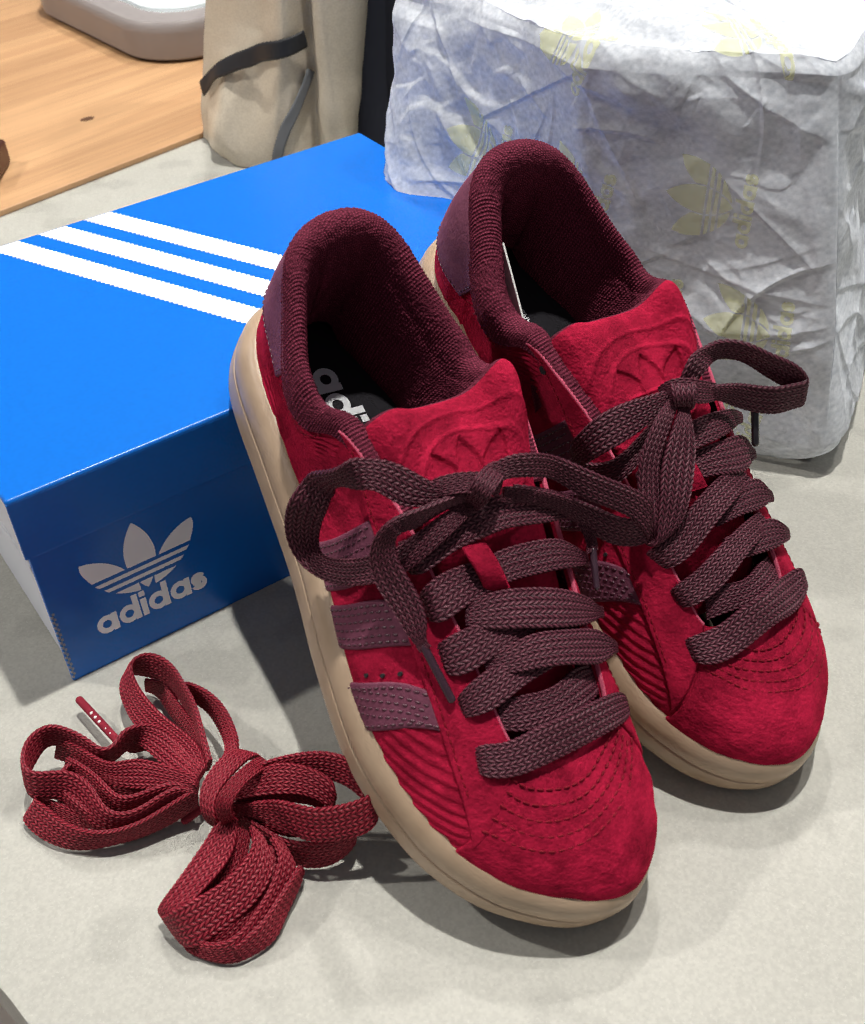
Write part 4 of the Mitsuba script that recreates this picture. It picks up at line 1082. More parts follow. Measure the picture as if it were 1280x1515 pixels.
# ------------------------------------------------------------------ spare laces
SPARE = [
    [(-73.7, 282.9, 32.0, -0.25, 0.22, -0.94, 0.88), (-60.8, 280.9, 36.0, -0.15, -0.19, -0.97, 0.85), (-47.4, 279.4, 37.5, -0.15, -0.21, -0.97, 0.93), (-36.1, 273.8, 37.5, -0.18, -0.24, -0.95, 0.94), (-29.4, 266.7, 36.0, -0.11, -0.30, -0.95, 1.02), (-27.7, 262.7, 34.0, -0.07, -0.39, -0.92, 1.05), (-31.6, 260.0, 31.5, -0.03, -0.36, -0.93, 1.11), (-40.2, 259.1, 29.0, 0.02, -0.31, -0.95, 1.12), (-51.2, 259.3, 28.0, 0.03, -0.31, -0.95, 1.12), (-63.3, 264.5, 27.0, 0.07, -0.33, -0.94, 1.03), (-75.9, 269.4, 26.0, -0.22, -0.12, -0.97, 0.57), (-84.3, 271.0, 25.0, -0.34, -0.09, -0.94, 0.44)],
    [(-81.0, 274.2, 32.0, -0.52, -0.75, -0.41, 0.68), (-70.0, 275.4, 35.5, -0.34, -0.75, -0.57, 0.85), (-57.7, 275.0, 35.5, -0.06, -0.65, -0.76, 0.82), (-48.9, 272.2, 33.5, -0.10, -0.43, -0.90, 0.85), (-44.7, 269.3, 30.0, -0.23, -0.23, -0.94, 0.88), (-47.8, 268.5, 21.5, -0.29, 0.05, -0.95, 0.94), (-58.0, 266.2, 18.5, -0.30, -0.11, -0.95, 0.95), (-71.3, 269.8, 19.0, -0.35, -0.22, -0.91, 0.76), (-83.9, 273.3, 20.0, -0.30, -0.06, -0.95, 0.58)],
    [(-84.2, 270.3, 22.5, -0.01, -0.01, -1.00, 0.48), (-80.9, 269.5, 18.0, -0.09, -0.05, -0.99, 0.69), (-71.9, 263.9, 13.5, -0.05, -0.08, -1.00, 0.90), (-61.3, 259.5, 10.0, 0.07, -0.16, -0.98, 0.98), (-49.5, 258.4, 9.8, 0.08, -0.08, -0.99, 1.01), (-41.2, 260.4, 12.0, 0.02, 0.14, -0.99, 0.98), (-37.8, 263.6, 15.0, -0.05, 0.24, -0.97, 1.00), (-43.4, 267.7, 14.5, -0.19, 0.26, -0.95, 0.95), (-53.6, 268.9, 12.0, -0.32, 0.18, -0.93, 0.89)],
    [(-84.5, 263.5, 28.0, 0.98, -0.22, 0.00, 0.56), (-87.5, 253.8, 25.5, 0.94, -0.34, 0.08, 0.90), (-93.8, 245.1, 22.0, 0.90, -0.35, 0.26, 1.06), (-101.0, 238.8, 17.5, 0.81, -0.48, 0.35, 0.99), (-106.5, 235.7, 12.0, 0.65, -0.69, 0.31, 0.89), (-107.3, 234.8, 5.5, 0.59, -0.63, -0.50, 0.69), (-100.0, 228.8, 12.5, 0.31, -0.51, -0.80, 1.12), (-87.5, 233.0, 17.0, 0.40, -0.50, -0.77, 1.07), (-77.5, 239.8, 19.5, 0.49, -0.45, -0.75, 1.01), (-71.3, 250.3, 22.5, 0.57, -0.32, -0.75, 0.83), (-74.0, 260.3, 24.5, 0.61, -0.25, -0.75, 0.46)],
    [(-101.6, 228.4, 3.7, 0.52, -0.63, -0.57, 0.57), (-91.5, 223.2, 5.2, 0.34, -0.38, -0.86, 0.62), (-81.8, 222.0, 6.7, 0.32, -0.20, -0.93, 0.80), (-74.5, 226.9, 8.0, 0.40, -0.08, -0.91, 0.91), (-69.0, 235.0, 9.5, 0.39, 0.05, -0.92, 0.97), (-64.5, 243.7, 12.0, 0.41, 0.12, -0.90, 0.92), (-62.6, 251.0, 16.0, 0.47, 0.02, -0.88, 0.78), (-66.7, 259.4, 18.5, 0.50, 0.17, -0.85, 0.57)],
    [(-80.0, 221.7, 5.7, 0.32, -0.07, -0.95, 0.63), (-70.6, 227.5, 7.5, 0.37, 0.05, -0.93, 0.82), (-65.0, 236.8, 9.0, 0.19, 0.18, -0.97, 0.86), (-60.4, 245.9, 10.0, 0.09, 0.31, -0.95, 0.87), (-58.1, 252.8, 9.5, -0.04, 0.35, -0.94, 0.81)],
    [(-78.5, 260.9, 25.5, 0.85, -0.21, -0.48, 0.43), (-82.0, 252.1, 20.5, 0.84, -0.11, -0.53, 0.65), (-86.8, 243.4, 16.5, 0.78, -0.12, -0.62, 0.78), (-91.3, 235.7, 11.5, 0.63, -0.22, -0.75, 0.83), (-95.7, 230.5, 7.5, 0.26, -0.32, -0.91, 0.68)],
    [(-67.7, 256.4, 19.0, 0.57, 0.17, -0.80, 0.52), (-70.4, 244.3, 14.0, 0.60, 0.03, -0.80, 0.69), (-77.0, 233.7, 9.5, 0.57, -0.13, -0.81, 0.77), (-85.2, 227.3, 7.0, 0.49, -0.26, -0.83, 0.66), (-92.8, 225.2, 5.0, 0.47, -0.37, -0.80, 0.52)],
    [(-82.8, 274.1, 28.0, 0.19, -0.36, -0.91, 0.40), (-68.7, 273.7, 30.0, -0.11, -0.24, -0.96, 0.57), (-57.8, 273.5, 28.5, 0.04, -0.25, -0.97, 0.64), (-51.0, 272.1, 25.0, -0.11, 0.10, -0.99, 0.70), (-50.5, 270.1, 19.0, -0.30, 0.09, -0.95, 0.73)],
    [(-97.5, 286.7, 26.0, 0.58, 0.63, 0.52, 0.53), (-107.7, 302.7, 25.5, 0.85, -0.01, 0.53, 0.91), (-123.2, 319.3, 21.5, 0.76, -0.08, 0.65, 1.12), (-133.3, 334.3, 19.0, 0.65, -0.16, 0.74, 1.12), (-137.8, 344.6, 19.5, 0.57, -0.31, 0.76, 1.12), (-137.2, 350.7, 21.0, 0.37, -0.33, 0.87, 1.12), (-128.2, 350.2, 23.0, 0.20, 0.10, 0.97, 0.99), (-118.5, 344.4, 22.5, 0.23, -0.02, 0.97, 1.06), (-111.0, 332.8, 22.5, 0.15, 0.06, 0.99, 1.05), (-104.7, 320.4, 23.5, 0.13, 0.19, 0.97, 0.92), (-99.1, 303.7, 25.5, 0.23, 0.07, 0.97, 0.78), (-95.0, 291.3, 26.0, 0.35, -0.04, 0.94, 0.59)],
    [(-119.0, 343.8, 10.0, 0.44, 0.27, 0.85, 0.65), (-112.1, 339.6, 17.0, 0.28, -0.08, 0.96, 0.86), (-102.7, 332.6, 18.5, 0.14, 0.04, 0.99, 0.91), (-95.2, 322.4, 20.5, 0.30, 0.05, 0.95, 0.94), (-89.3, 309.5, 23.5, 0.46, -0.07, 0.89, 0.86), (-86.3, 296.5, 27.5, 0.69, -0.19, 0.70, 0.69), (-87.4, 288.6, 27.5, 0.88, -0.20, 0.42, 0.49)],
    [(-133.0, 351.7, 8.5, 0.18, -0.26, 0.95, 0.80), (-126.1, 348.5, 9.0, 0.38, -0.16, 0.91, 0.91), (-117.8, 335.8, 10.5, 0.43, -0.10, 0.90, 0.84), (-108.4, 320.6, 14.5, 0.43, -0.11, 0.90, 0.85), (-100.4, 303.3, 20.0, 0.46, -0.23, 0.86, 0.80)],
    [(-98.3, 286.8, 26.0, -0.26, -0.87, -0.42, 0.65), (-111.2, 300.8, 23.0, -0.20, -0.88, -0.43, 0.96), (-122.8, 311.9, 21.0, -0.44, -0.36, -0.82, 0.84), (-129.8, 314.8, 19.5, -0.26, 0.08, -0.96, 0.93), (-134.6, 311.5, 18.5, -0.17, -0.01, -0.99, 0.91), (-138.5, 307.0, 17.5, -0.27, 0.10, -0.96, 0.94), (-142.6, 306.2, 17.5, -0.25, 0.14, -0.96, 0.94), (-149.1, 309.4, 18.5, -0.22, -0.06, -0.97, 0.92), (-156.7, 314.5, 19.5, -0.09, -0.02, -1.00, 0.90), (-165.8, 315.9, 20.5, -0.18, -0.04, -0.98, 0.91), (-170.9, 310.5, 20.0, -0.04, -0.11, -0.99, 0.97), (-172.6, 300.4, 19.0, -0.08, -0.20, -0.98, 0.99), (-168.8, 293.7, 18.0, -0.05, -0.27, -0.96, 1.00), (-162.9, 293.3, 17.0, -0.13, -0.22, -0.97, 1.00), (-155.8, 293.1, 16.0, -0.19, -0.32, -0.93, 1.04), (-150.2, 290.4, 15.0, -0.28, -0.38, -0.88, 1.09), (-144.2, 284.7, 14.0, -0.33, -0.31, -0.89, 1.08), (-138.0, 278.8, 12.5, -0.31, -0.11, -0.94, 0.95), (-130.0, 277.0, 12.0, -0.21, -0.03, -0.98, 0.85), (-121.1, 279.5, 13.5, -0.17, -0.04, -0.98, 0.77), (-110.5, 284.5, 16.0, -0.15, -0.08, -0.99, 0.70), (-100.5, 283.9, 18.5, -0.13, -0.05, -0.99, 0.49)],
    [(-99.1, 284.5, 23.0, -0.15, -0.57, -0.81, 0.51), (-113.8, 290.7, 21.5, 0.10, -0.72, -0.68, 0.71), (-125.6, 294.4, 19.5, 0.07, -0.69, -0.72, 0.86), (-137.0, 297.5, 17.0, -0.15, -0.33, -0.93, 0.74), (-147.6, 304.4, 15.0, -0.35, -0.01, -0.94, 0.88), (-156.6, 311.4, 13.5, -0.35, -0.01, -0.94, 0.96), (-164.1, 315.9, 12.5, -0.35, -0.06, -0.94, 0.96)],
    [(-159.7, 309.1, 9.5, -0.35, 0.08, -0.93, 0.81), (-152.2, 303.0, 10.0, -0.31, -0.03, -0.95, 0.87), (-143.0, 293.8, 11.0, -0.27, -0.18, -0.94, 0.88), (-132.7, 285.0, 12.0, -0.25, -0.05, -0.97, 0.86), (-121.8, 285.3, 14.0, -0.17, -0.03, -0.98, 0.84), (-110.6, 286.5, 17.0, -0.15, -0.11, -0.98, 0.70), (-100.3, 284.2, 19.0, -0.06, -0.18, -0.98, 0.42)],
    [(-100.3, 284.1, 16.0, -0.13, -0.00, -0.99, 0.83), (-110.1, 281.0, 11.5, -0.05, 0.06, -1.00, 0.90), (-122.3, 276.2, 8.5, -0.18, 0.13, -0.97, 0.92), (-134.0, 273.1, 7.7, -0.36, 0.12, -0.92, 0.94), (-145.4, 272.5, 7.7, -0.59, 0.02, -0.81, 1.08), (-157.7, 277.0, 8.2, -0.68, -0.00, -0.73, 1.12), (-167.1, 284.7, 8.8, -0.69, -0.01, -0.72, 1.12), (-170.0, 289.0, 8.5, -0.52, -0.02, -0.85, 0.89), (-166.0, 291.6, 5.8, 0.17, -0.23, -0.96, 0.61), (-157.5, 287.5, 5.2, -0.00, -0.45, -0.89, 0.59), (-146.6, 283.2, 4.7, -0.10, -0.27, -0.96, 0.47)],
    [(-100.0, 285.0, 21.5, -0.02, -0.35, -0.94, 0.40), (-114.9, 290.8, 16.5, 0.02, -0.37, -0.93, 0.52), (-126.7, 292.2, 13.5, -0.03, -0.35, -0.94, 0.66), (-138.2, 296.3, 12.0, -0.24, -0.15, -0.96, 0.72), (-147.4, 303.0, 10.0, -0.35, -0.11, -0.93, 0.74), (-157.5, 311.8, 8.0, -0.35, -0.18, -0.92, 0.75)],
    [(-139.5, 308.0, 9.0, -0.27, 0.01, -0.96, 0.72), (-148.5, 309.4, 9.0, -0.33, 0.02, -0.94, 0.73), (-157.1, 307.4, 8.5, -0.37, -0.01, -0.93, 0.82), (-160.5, 297.9, 9.5, -0.27, -0.10, -0.96, 0.79), (-152.7, 287.9, 8.5, -0.28, -0.02, -0.96, 0.79), (-140.9, 280.2, 7.0, -0.32, 0.01, -0.95, 0.73), (-126.7, 279.0, 6.5, -0.19, -0.08, -0.98, 0.63), (-113.1, 283.0, 9.0, -0.20, 0.07, -0.98, 0.71), (-102.2, 285.5, 14.0, -0.19, 0.16, -0.97, 0.57)],
    [(-139.0, 319.3, 10.5, 0.65, -0.45, -0.61, 0.40), (-133.4, 316.9, 9.5, -0.03, 0.03, -1.00, 0.62), (-127.3, 319.2, 8.5, 0.01, 0.00, -1.00, 0.76), (-119.7, 314.3, 7.3, 0.01, -0.20, -0.98, 0.67), (-110.1, 303.6, 8.0, -0.10, -0.10, -0.99, 0.56)],
    [(-78.3, 299.1, 19.0, 0.92, -0.25, -0.31, 0.44), (-80.7, 289.7, 34.0, 0.88, -0.44, 0.18, 0.77), (-86.9, 278.1, 38.0, 0.80, -0.57, 0.19, 0.71), (-91.2, 269.6, 35.5, 0.71, -0.64, 0.30, 0.69), (-91.1, 265.0, 29.5, 0.73, -0.60, 0.32, 0.64), (-89.7, 268.6, 18.0, 0.98, -0.19, 0.00, 0.40)],
    [(-73.0, 292.9, 24.0, 0.73, -0.68, 0.00, 0.44), (-73.6, 279.2, 39.0, 0.90, -0.31, -0.30, 0.47), (-78.8, 268.3, 44.5, 0.98, -0.14, -0.15, 0.46), (-83.3, 261.4, 42.0, 0.97, -0.25, -0.00, 0.44), (-83.9, 261.1, 33.5, 0.96, 0.16, 0.21, 0.40), (-83.9, 266.3, 22.0, 0.79, 0.61, 0.00, 0.40)],
]
SPARE_TIPS = [((-161.0, 344.6, 9.0), (-135.9, 314.7, 11.0)), ((-107.6, 282.6, 3.0), (-101.8, 284.7, 6.0))]

tag('spare_shoelaces', 'bundle of spare crimson shoelaces tied in loops, lying on the counter beside the box', 'shoelaces')
_parts = []
for q, rows in enumerate(SPARE):
    rr = [(r[0] / 1e3, r[1] / 1e3, r[2] / 1e3) + tuple(r[3:]) for r in rows]
    v, f, uv = ribbon(rr, .0145, .0018, phase=q * .0231)
    v[:, 2] = np.maximum(v[:, 2], .0004)
    key = 'spare_shoelaces__' + ('knot' if q >= len(SPARE) - 2 else 'loop')
    n_ = sum(x.startswith(key) for x in scene)
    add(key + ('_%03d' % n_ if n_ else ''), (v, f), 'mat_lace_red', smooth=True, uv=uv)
for q, (a, b) in enumerate(SPARE_TIPS):
    a, b = np.array(a) / 1e3, np.array(b) / 1e3
    c = trimesh.creation.capsule(height=np.linalg.norm(b - a), radius=.0018, count=[12, 18])
    c.apply_translation([0, 0, -c.bounds.mean(0)[2]]); c.apply_transform(trimesh.geometry.align_vectors([0, 0, 1], (b - a) / np.linalg.norm(b - a))); c.apply_translation((a + b) / 2)
    key = 'spare_shoelaces__aglet' + ('_%03d' % q if q else '')
    add(key, c, 'mat_aglet_red', smooth=True)
    if q == 0:
        dots = []
        for u in (.30, .39, .48, .62, .72):
            s_ = trimesh.creation.icosphere(subdivisions=2, radius=.0008 if u < .5 else .0005); s_.apply_translation(a + (b - a) * u + np.array([0, -.0007, .0014])); dots.append(s_)
        add(key + '__mark', trimesh.util.concatenate(dots), 'mat_paper', smooth=True)

# paper card standing in the right sneaker
def paper_card():
    n, m = 14, 30
    a, b = np.meshgrid(np.linspace(0, 1, n), np.linspace(0, 1, m), indexing='ij')
    # runs along the inner wall, from low at the toe side to a raised corner at the heel side
    x = .044 + .062 * (1 - b) ; z = .0365 + a * (.006 + .034 * b ** .8); y = .0185 - .004 * b + .003 * a
    P = np.stack([x, y, z], -1)
    v = P.reshape(-1, 3); f = grid_faces(n, m)
    v2 = v + np.array([0, .0009, 0])
    k = len(v)
    idx = np.arange(k).reshape(n, m)
    loop = np.r_[idx[0, :], idx[1:, -1], idx[-1, -2::-1], idx[-2:0:-1, 0]]
    nx = np.roll(loop, -1)
    side = np.vstack([np.stack([loop, nx, nx + k], 1), np.stack([loop, nx + k, loop + k], 1)])
    return np.vstack([v, v2]), np.vstack([f, f[:, ::-1] + k, side])


put('paper_card', 'R', paper_card(), 'mat_paper', smooth=30, leaned=False)
tag('paper_card', 'thin white paper card standing inside the sneaker beside the parcel', 'card')

# ------------------------------------------------------------------ tissue wrapped parcel
PB = np.array([(.213, .469), (-.036, .608), (.072, .800), (.320, .664)])
PT = np.array([(.197, .506), (.082, .545), (.034, .622), (-.006, .672), (.074, .800), (.300, .690)])
PH = .212


def parcel_loop(Q, n, r=.016):
    p = Polygon(Q).buffer(-r).buffer(r, 24)
    xy = np.array(p.exterior.coords)[:-1]
    i = np.argmin(np.linalg.norm(xy - Q[0], axis=1))
    xy = np.roll(xy, -i, 0)
    a = Polygon(xy)
    if not a.exterior.is_ccw:
        xy = np.roll(xy[::-1], 1, 0)
    c = np.vstack([xy, xy[:1]])
    L = np.r_[0, np.cumsum(np.linalg.norm(np.diff(c, axis=0), axis=1))]
    u = np.linspace(0, L[-1], n, endpoint=False)
    return np.stack([np.interp(u, L, c[:, k]) for k in range(2)], 1), L[-1]


def crumple(U, V, seed):
    """Creased-paper relief in metres at sheet coordinates U, V (metres)."""
    from scipy.spatial import cKDTree
    r = np.random.default_rng(seed)
    h = np.zeros_like(U)
    P = np.stack([U, V, 0 * U], -1)
    wx = U + (meshkit.fbm(P * 14, 3, seed) - .5) * .05; wy = V + (meshkit.fbm(P * 14 + 31, 3, seed) - .5) * .05
    for cell, amp, stretch, ang in ((.110, .0060, 2.4, -.50), (.048, .0046, 2.6, -.65), (.022, .0017, 1.8, -.4), (.010, .00055, 1.2, .3)):
        c, s = math.cos(ang), math.sin(ang)
        x = (wx * c + wy * s) / (cell * stretch); y = (-wx * s + wy * c) / cell
        lo = (x.min() - 1, y.min() - 1); hi = (x.max() + 1, y.max() + 1)
        n = int((hi[0] - lo[0]) * (hi[1] - lo[1]))
        pts = np.column_stack([r.uniform(lo[0], hi[0], n), r.uniform(lo[1], hi[1], n)])
        t = cKDTree(pts)
        d, i = t.query(np.column_stack([x.ravel(), y.ravel()]), k=4)
        g = r.normal(size=(n, 2)) * .55; o = r.normal(size=n) * .3
        w = np.maximum(1.0 / (d + .03) ** 9, 1e-12); w /= w.sum(1, keepdims=True)
        XY = np.column_stack([x.ravel(), y.ravel()])
        pl = (((XY[:, None] - pts[i]) * g[i]).sum(2) + o[i]) * w
        h += pl.sum(1).reshape(U.shape) * amp
    # long sharp folds where the sheet is pinched
    for _ in range(330):
        u0, v0 = r.uniform(U.min(), U.max()), r.uniform(V.min(), V.max())
        a = r.normal(-.62, .45) if r.uniform() < .75 else r.uniform(-1.6, 1.6)
        ln = r.uniform(.015, .075); bend = r.normal() * 4
        x = (U - u0) * math.cos(a) + (V - v0) * math.sin(a); y = -(U - u0) * math.sin(a) + (V - v0) * math.cos(a)
        y = y - bend * x * x
        fade = np.clip(1 - (np.abs(x) / ln) ** 2, 0, 1)
        wd = r.uniform(.0007, .0016)
        h += r.uniform(.0005, .0019) * fade * np.where(y > 0, np.exp(-y / (wd * 4.0)), np.exp(y / (wd * .8)))
    return h


def parcel():
    n = 1100
    lb, Lb = parcel_loop(PB, n); lt, Lt = parcel_loop(PT, n)
    hs = np.linspace(0, 1, 240)
    U = np.linspace(0, Lb, n, endpoint=False)
    rows, vv = [], []
    c = lt.mean(0)
    for h in hs:
        xy = lb * (1 - h) + lt * h
        # tissue is gathered a little under the lower edge
        xy = xy + (xy.mean(0) - xy) * (.10 * (1 - min(h / .10, 1)) ** 2)
        rows.append(np.column_stack([xy, np.full(n, .002 + h * (PH - .012))])); vv.append(h * PH)
    for k, f in enumerate(np.r_[np.linspace(.004, .05, 14), np.linspace(.06, 1, 110)]):
        rows.append(np.column_stack([lt * (1 - f) + c * f, np.full(n, PH - .010 + .010 * min(1, f / .05) ** .6)])); vv.append(PH + f * .11)
    P = np.stack(rows, 1)
    V = np.array(vv)
    UU, VV = np.meshgrid(U, V, indexing='ij')
    v = P.reshape(-1, 3); f = grid_faces(n, P.shape[1], wrap_n=True)
    N = normals(v, f).reshape(P.shape)
    if (N[:, 60, :2] * (P[:, 60, :2] - c)).sum() < 0:
        N = -N; f = f[:, ::-1]
    topm = np.clip((VV - PH + .01) / .03, 0, 1)
    # use plan coordinates on the top so that the relief does not pinch at the centre
    A = np.where(VV > PH, P[..., 0] * 1.3 + .7, UU); B = np.where(VV > PH, P[..., 1] * 1.3, VV)
    h = crumple(UU, VV, 3) * (1 - topm) + crumple(A, B, 11) * topm * .8
    # seam at the start of the loop
    w = np.clip(np.minimum(UU, Lb - UU) / .02, 0, 1)
    h = h * w
    # large diagonal sags over the front
    big = (meshkit.fbm(np.stack([UU * 7 + VV * 5, VV * 9 - UU * 4, 0 * UU], -1), 2, 5) - .5) * .012
    h = h + big * np.clip(VV / .03, 0, 1) * (1 - topm * .5) - .002
    Q = P + N * h[..., None]
    Q[..., 2] = np.maximum(Q[..., 2], .0008)
    return Q, f, U, V, Lb


def tissue_fn(p, n, uv):
    fib = noise(p.x * 520 + noise(p.y * 300) * 2, p.y * 520, p.z * 520)
    return mix((0.55, 0.59, 0.65), (0.78, 0.81, 0.86), fib)


def tissue_open(p, n, uv):
    fib = noise(p.x * 750, p.y * 750, p.z * 750) * 0.5 + noise(p.x * 1600, p.y * 1600, p.z * 1600) * 0.5
    layer = fbm(p.x * 16 + p.z * 9, p.y * 16, p.z * 22 - p.x * 8, 3)
    return 0.09 + 0.17 * fib + 0.15 * (1 - smoothstep(0.42, 0.56, layer))


scene['mat_tissue'] = {'type': 'blendbsdf', 'weight': proc(tissue_open), 'bsdf_0': {'type': 'twosided', 'bsdf': {'type': 'principled', 'base_color': proc(tissue_fn), 'roughness': 0.55, 'specular': 0.35}}, 'bsdf_1': {'type': 'null'}}
scene['mat_tissue_print'] = {'type': 'blendbsdf', 'weight': 0.72, 'bsdf_0': {'type': 'twosided', 'bsdf': {'type': 'diffuse', 'reflectance': rgb(.86, .86, .34)}}, 'bsdf_1': {'type': 'null'}}
principled('mat_inner_box', (0.055, 0.058, 0.072), 0.7)
TQ, TF, TU, TV, TL = parcel()
add('tissue_parcel__wrap', (TQ.reshape(-1, 3), TF), 'mat_tissue', smooth=True)
tag('tissue_parcel', 'big box wrapped in crumpled white tissue paper with yellow leaf prints', 'parcel')


def inner_box():
    b = Polygon(PB).buffer(-.016, join_style=2); t = Polygon(PT).buffer(-.020, join_style=2)
    bq = np.array(b.exterior.coords)[:-1]; tq = np.array(t.exterior.coords)[:-1]
    # loft between the two outlines, matched by arc length like the wrap
    lb, _ = parcel_loop(bq, 240, .004); lt, _ = parcel_loop(tq, 240, .004)
    h = np.linspace(0, 1, 12)
    P = np.stack([np.column_stack([lb * (1 - k) + lt * k, np.full(240, .003 + k * (PH - .018))]) for k in h] + [np.column_stack([np.tile(lt.mean(0), (240, 1)), np.full(240, PH - .015)])], 1)
    return P.reshape(-1, 3), grid_faces(240, 13, wrap_n=True)


add('tissue_parcel__box', inner_box(), 'mat_inner_box', smooth=False)


def on_tissue(poly, u0, v0, ang, off=.0006):
    """A flat print laid on the crumpled sheet at (u, v)."""
    from scipy.interpolate import RegularGridInterpolator
    g = affinity.translate(affinity.rotate(poly, ang, origin=(0, 0)), u0, v0)
    ms = []
    for q in getattr(g, 'geoms', [g]):
        v, f = trimesh.creation.triangulate_polygon(q, engine='earcut')
        v, f = trimesh.remesh.subdivide_to_size(np.column_stack([v, 0 * v[:, 0]]), f, .0035)
        ms.append((v, f))
    v, f = merge(ms)
    N = normals(TQ.reshape(-1, 3), TF).reshape(TQ.shape)
    c = TQ[:, 80].mean(0)
    I = RegularGridInterpolator((TU, TV), TQ, bounds_error=False, fill_value=None); J = RegularGridInterpolator((TU, TV), N, bounds_error=False, fill_value=None)
    uv = np.column_stack([np.mod(v[:, 0], TL), v[:, 1]])
    return I(uv) + J(uv) * off, f


PRINTS = [(.055, .150, 80, .040), (.125, .145, 74, .040), (.195, .150, 82, .040), (.040, .080, 70, .040), (.095, .085, 95, .040), (.160, .090, 80, .040), (.215, .085, 86, .040), (.070, .025, 80, .040), (.135, .030, 88, .040), (.200, .025, 76, .040), (.120, .225, 60, .040), (.215, .235, 80, .040)]
tre = trefoil()
wrd = affinity.scale(word_adidas(1.0, .1), .17, .17, origin=(0, 0))
pr = unary_union([tre, affinity.translate(wrd, 0, -.66)])
def uv_of(x, y, z):
    d = np.linalg.norm(TQ - np.array([x, y, z]), axis=-1); i, j = np.unravel_index(np.argmin(d), d.shape); return TU[i], TV[j]
for q, (u0, v0, a, sz) in enumerate(PRINTS):
    g = affinity.scale(pr, sz, sz, origin=(0, 0))
    add('tissue_parcel__print' + ('_%03d' % q if q else ''), on_tissue(g, TL - .285 + u0 * 1.1, v0, a), 'mat_tissue_print', smooth=True)


WB = np.array([-.180, .983]); WD = np.array([.143, .131]); WD = WD / np.linalg.norm(WD)


def board():
    m = rbox((-1.2, 0, .0003), (.55, .9, .0048), .0006)
    R = np.eye(4); R[:2, 0] = WD; R[:2, 1] = [-WD[1], WD[0]]; R[:2, 3] = WB
    m.apply_transform(R); return m


add('wooden_board', board(), 'mat_wood', smooth=30)
tag('wooden_board', 'honey brown wooden board with dark knot lying on the counter behind the box', 'board')
kn = trimesh.creation.cylinder(.0042, .0003, sections=24); kn.apply_scale([1.5, 1, 1]); kn.apply_transform(trimesh.transformations.rotation_matrix(.5, [0, 0, 1])); kn.apply_translation([-.287, 1.030, .0049])
principled('mat_knot', (0.10, 0.045, 0.02), 0.6)
add('wooden_board__knot', kn, 'mat_knot', smooth=False)
bb = rbox((-.415, .893, .0052), (-.334, .945, .026), .003)
principled('mat_brown', (0.06, 0.018, 0.010), 0.4)
add('brown_block', bb, 'mat_brown', smooth=30)
tag('brown_block', 'small dark brown block at the left edge of the wooden board', 'block')


# grey plastic tray at the back
def tray():
    th = math.radians(38)
    R = np.eye(4); R[:3, 0] = [math.cos(th), math.sin(th), 0]; R[:3, 1] = [-math.sin(th), math.cos(th), 0]; R[:3, 3] = [-.183, 1.362, .0052]

    def ring(hx, hy, r, z):
        q = Polygon([(-hx, -hy), (hx, -hy), (hx, hy), (-hx, hy)]).buffer(-r).buffer(r, 12)
        xy = np.array(q.exterior.coords)[:-1]
        return np.column_stack([xy, np.full(len(xy), z * .70)])

    def loft(rings):
        P = np.stack(rings, 1)
        return P.reshape(-1, 3), grid_faces(P.shape[0], P.shape[1], wrap_n=True)
    X, Y = .185, .150
    body = loft([ring(X - .02, Y - .02, .05, 0), ring(X - .006, Y - .006, .06, .001), ring(X - .002, Y - .002, .062, .006), ring(X, Y, .064, .040), ring(X - .001, Y - .001, .064, .050), ring(X - .004, Y - .004, .062, .055), ring(X - .012, Y - .012, .056, .0565), ring(X - .030, Y - .030, .045, .0555), ring(X - .033, Y - .033, .043, .050), ring(X - .040, Y - .040, .040, .012), ring(.01, .01, .004, .011)])
    rim = loft([ring(X - .028, Y - .028, .046, .0556), ring(X - .029, Y - .029, .046, .0600), ring(X - .033, Y - .033, .044, .0612), ring(X - .039, Y - .039, .042, .0600), ring(X - .042, Y - .042, .04, .050), ring(X - .06, Y - .06, .03, .026), ring(.01, .01, .004, .024)])
    out = []
    for v, f in (body, rim):
        out.append((np.c_[v, np.ones(len(v))] @ R.T)[:, :3]); out.append(f)
    return out, R


(tb, tbf, tr_, trf), TR = tray()
principled('mat_tray', (0.27, 0.245, 0.24), 0.45, specular=0.4)
principled('mat_tray_inner', (0.62, 0.68, 0.70), 0.2, specular=0.6)
add('plastic_tray__body', (tb, tbf), 'mat_tray', smooth=35)
add('plastic_tray__basin', (tr_, trf), 'mat_tray_inner', smooth=35, label='pale glossy basin inside the tray')
tag('plastic_tray', 'grey plastic tray with rounded corners and pale basin on the wooden board', 'tray')


# cream fabric bag and a dark garment behind the box
def drape(path, H, fn, thick, lean, n=420, m=150, back=.12):
    """Closed fabric body: a front that follows the path, hung with folds, and a back."""
    p = catmull(np.column_stack([np.array(path), np.zeros(len(path))]), n=n)[:, :2]
    t = np.gradient(p, axis=0); t /= np.linalg.norm(t, axis=1, keepdims=True)
    nn = np.stack([t[:, 1], -t[:, 0]], 1)
    L = np.r_[0, np.cumsum(np.linalg.norm(np.diff(p, axis=0), axis=1))]
    z = np.linspace(0, 1, m)
    U, Z = np.meshgrid(L, z * H, indexing='ij')
    h = fn(U, Z)
    F = np.stack([p[:, None, 0] + nn[:, None, 0] * h + lean[0] * Z, p[:, None, 1] + nn[:, None, 1] * h + lean[1] * Z, Z + .001], -1)
    Bk = F - np.append(nn.mean(0), 0) * back
    V = np.concatenate([F, Bk[::-1]], 0)
    return V.reshape(-1, 3), grid_faces(2 * n, m, wrap_n=True), F


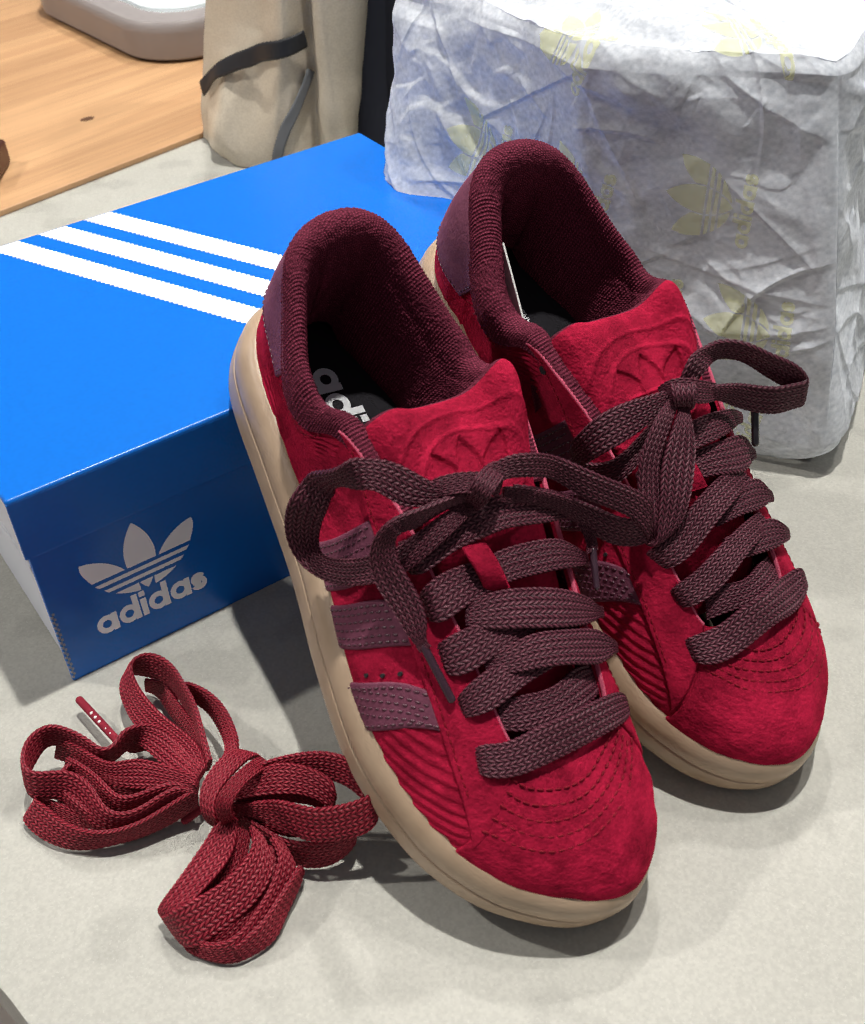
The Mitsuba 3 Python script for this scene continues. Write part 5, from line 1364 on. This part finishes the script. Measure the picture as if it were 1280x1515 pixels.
def bag_folds(U, Z):
    def fold(u0, slope, wd, amp, z0=0.0, z1=.5):
        x = U - u0 - slope * Z
        k = np.clip((Z - z0) / .03 + .5, 0, 1) * np.clip((z1 - Z) / .03 + .5, 0, 1)
        return amp * k * np.where(x > 0, np.exp(-(x / wd) ** 2), np.exp(-(x / (wd * 2.4)) ** 2))
    h = fold(.118, -.12, .010, .013) + fold(.150, -.16, .008, .010) + fold(.098, .05, .006, .004, .03) + fold(.045, .25, .012, .006, .0, .09) + fold(.070, -.35, .007, .006, .0, .07)
    h = h - .016 * np.exp(-((U - .132 + Z * .14) / .007) ** 2)
    h = h + .012 * np.exp(-((U - .05) / .035) ** 2 - ((Z - .02) / .03) ** 2) + np.abs(meshkit.fbm(np.stack([U * 22, Z * 18, 0 * U + 7], -1), 2, 9) - .5) * .016 * np.exp(-(Z / .06) ** 2)
    return h + (meshkit.fbm(np.stack([U * 12, Z * 8, 0 * U + 3], -1), 2, 4) - .5) * .010


def bag_fn(p, n, uv):
    w = noise(p.x * 900, p.y * 900, p.z * 900)
    return mix((0.50, 0.435, 0.34), (0.60, 0.53, 0.425), w)


principled('mat_bag', proc(bag_fn), 0.42, specular=0.4, sheen=0.3)
principled('mat_strap', (0.012, 0.013, 0.017), 0.55)
principled('mat_strap_grey', (0.13, 0.135, 0.145), 0.6)
principled('mat_navy', (0.010, 0.012, 0.022), 0.75, sheen=0.2)
BP = [(-.179, .983), (-.152, .951), (-.127, .925), (-.097, .910), (-.070, .902), (-.055, .910), (-.048, .935)]
bv, bf, BFR = drape(BP, .40, bag_folds, .002, (.175, -.02), back=.10)
add('fabric_bag__body', (bv, bf), 'mat_bag', smooth=True)
tag('fabric_bag', 'cream fabric bag with a dark strap standing behind the blue box', 'bag')


def band_on(F, uvs, width, off=.0022, n=60):
    """A flat tape sewn on the bag along grid positions (fraction along, fraction up)."""
    from scipy.interpolate import RegularGridInterpolator
    I = RegularGridInterpolator((np.linspace(0, 1, F.shape[0]), np.linspace(0, 1, F.shape[1])), F, bounds_error=False, fill_value=None)
    c = catmull(np.column_stack([np.array(uvs), np.zeros(len(uvs))]), n=n)[:, :2]
    C = I(c)
    k = np.exp(-np.linspace(-2, 2, 13) ** 2); k /= k.sum()
    C = np.stack([np.convolve(np.pad(C[:, q], 6, 'edge'), k, 'valid') for q in range(3)], 1)
    e = 1e-2
    nrm = np.cross(I(c + [e, 0]) - I(c - [e, 0]), I(c + [0, e]) - I(c - [0, e])); nrm /= np.linalg.norm(nrm, axis=1, keepdims=True)
    nrm = np.where((nrm @ np.array([-.4, -1, .3]))[:, None] < 0, -nrm, nrm)
    nrm = np.stack([np.convolve(np.pad(nrm[:, q], 6, 'edge'), k, 'valid') for q in range(3)], 1)
    t = np.gradient(C, axis=0); t /= np.linalg.norm(t, axis=1, keepdims=True)
    W = np.cross(nrm, t)
    return thick_ribbon(C + nrm * off * 1.8, W, width, .0016, 8)


def on_bag(px):
    return px


v, f, uv = band_on(BFR, [(.045, .110), (.15, .148), (.30, .190), (.46, .228), (.62, .262)], .0135, .0030)
add('fabric_bag__strap', (v, f), 'mat_strap', smooth=True)
v, f, uv = band_on(BFR, [(.64, .20), (.62, .13), (.585, .06), (.56, .01)], .009, .0022)
add('fabric_bag__strap_001', (v, f), 'mat_strap_grey', smooth=True)


def navy_folds(U, Z):
    w = U + (meshkit.fbm(np.stack([U * 9, Z * 4, 0 * U], -1), 3, 6) - .5) * .08
    return np.abs(np.sin(w * 40)) * .010


nv, nf, _ = drape([(-.058, .975), (-.030, .925), (.03, .895), (.08, .90), (.14, .95)], .42, navy_folds, .002, (.02, .0), n=260, m=100, back=.08)
add('dark_garment', (nv, nf), 'mat_navy', smooth=True)
tag('dark_garment', 'dark navy fabric hanging between the cream bag and the tissue parcel', 'garment')
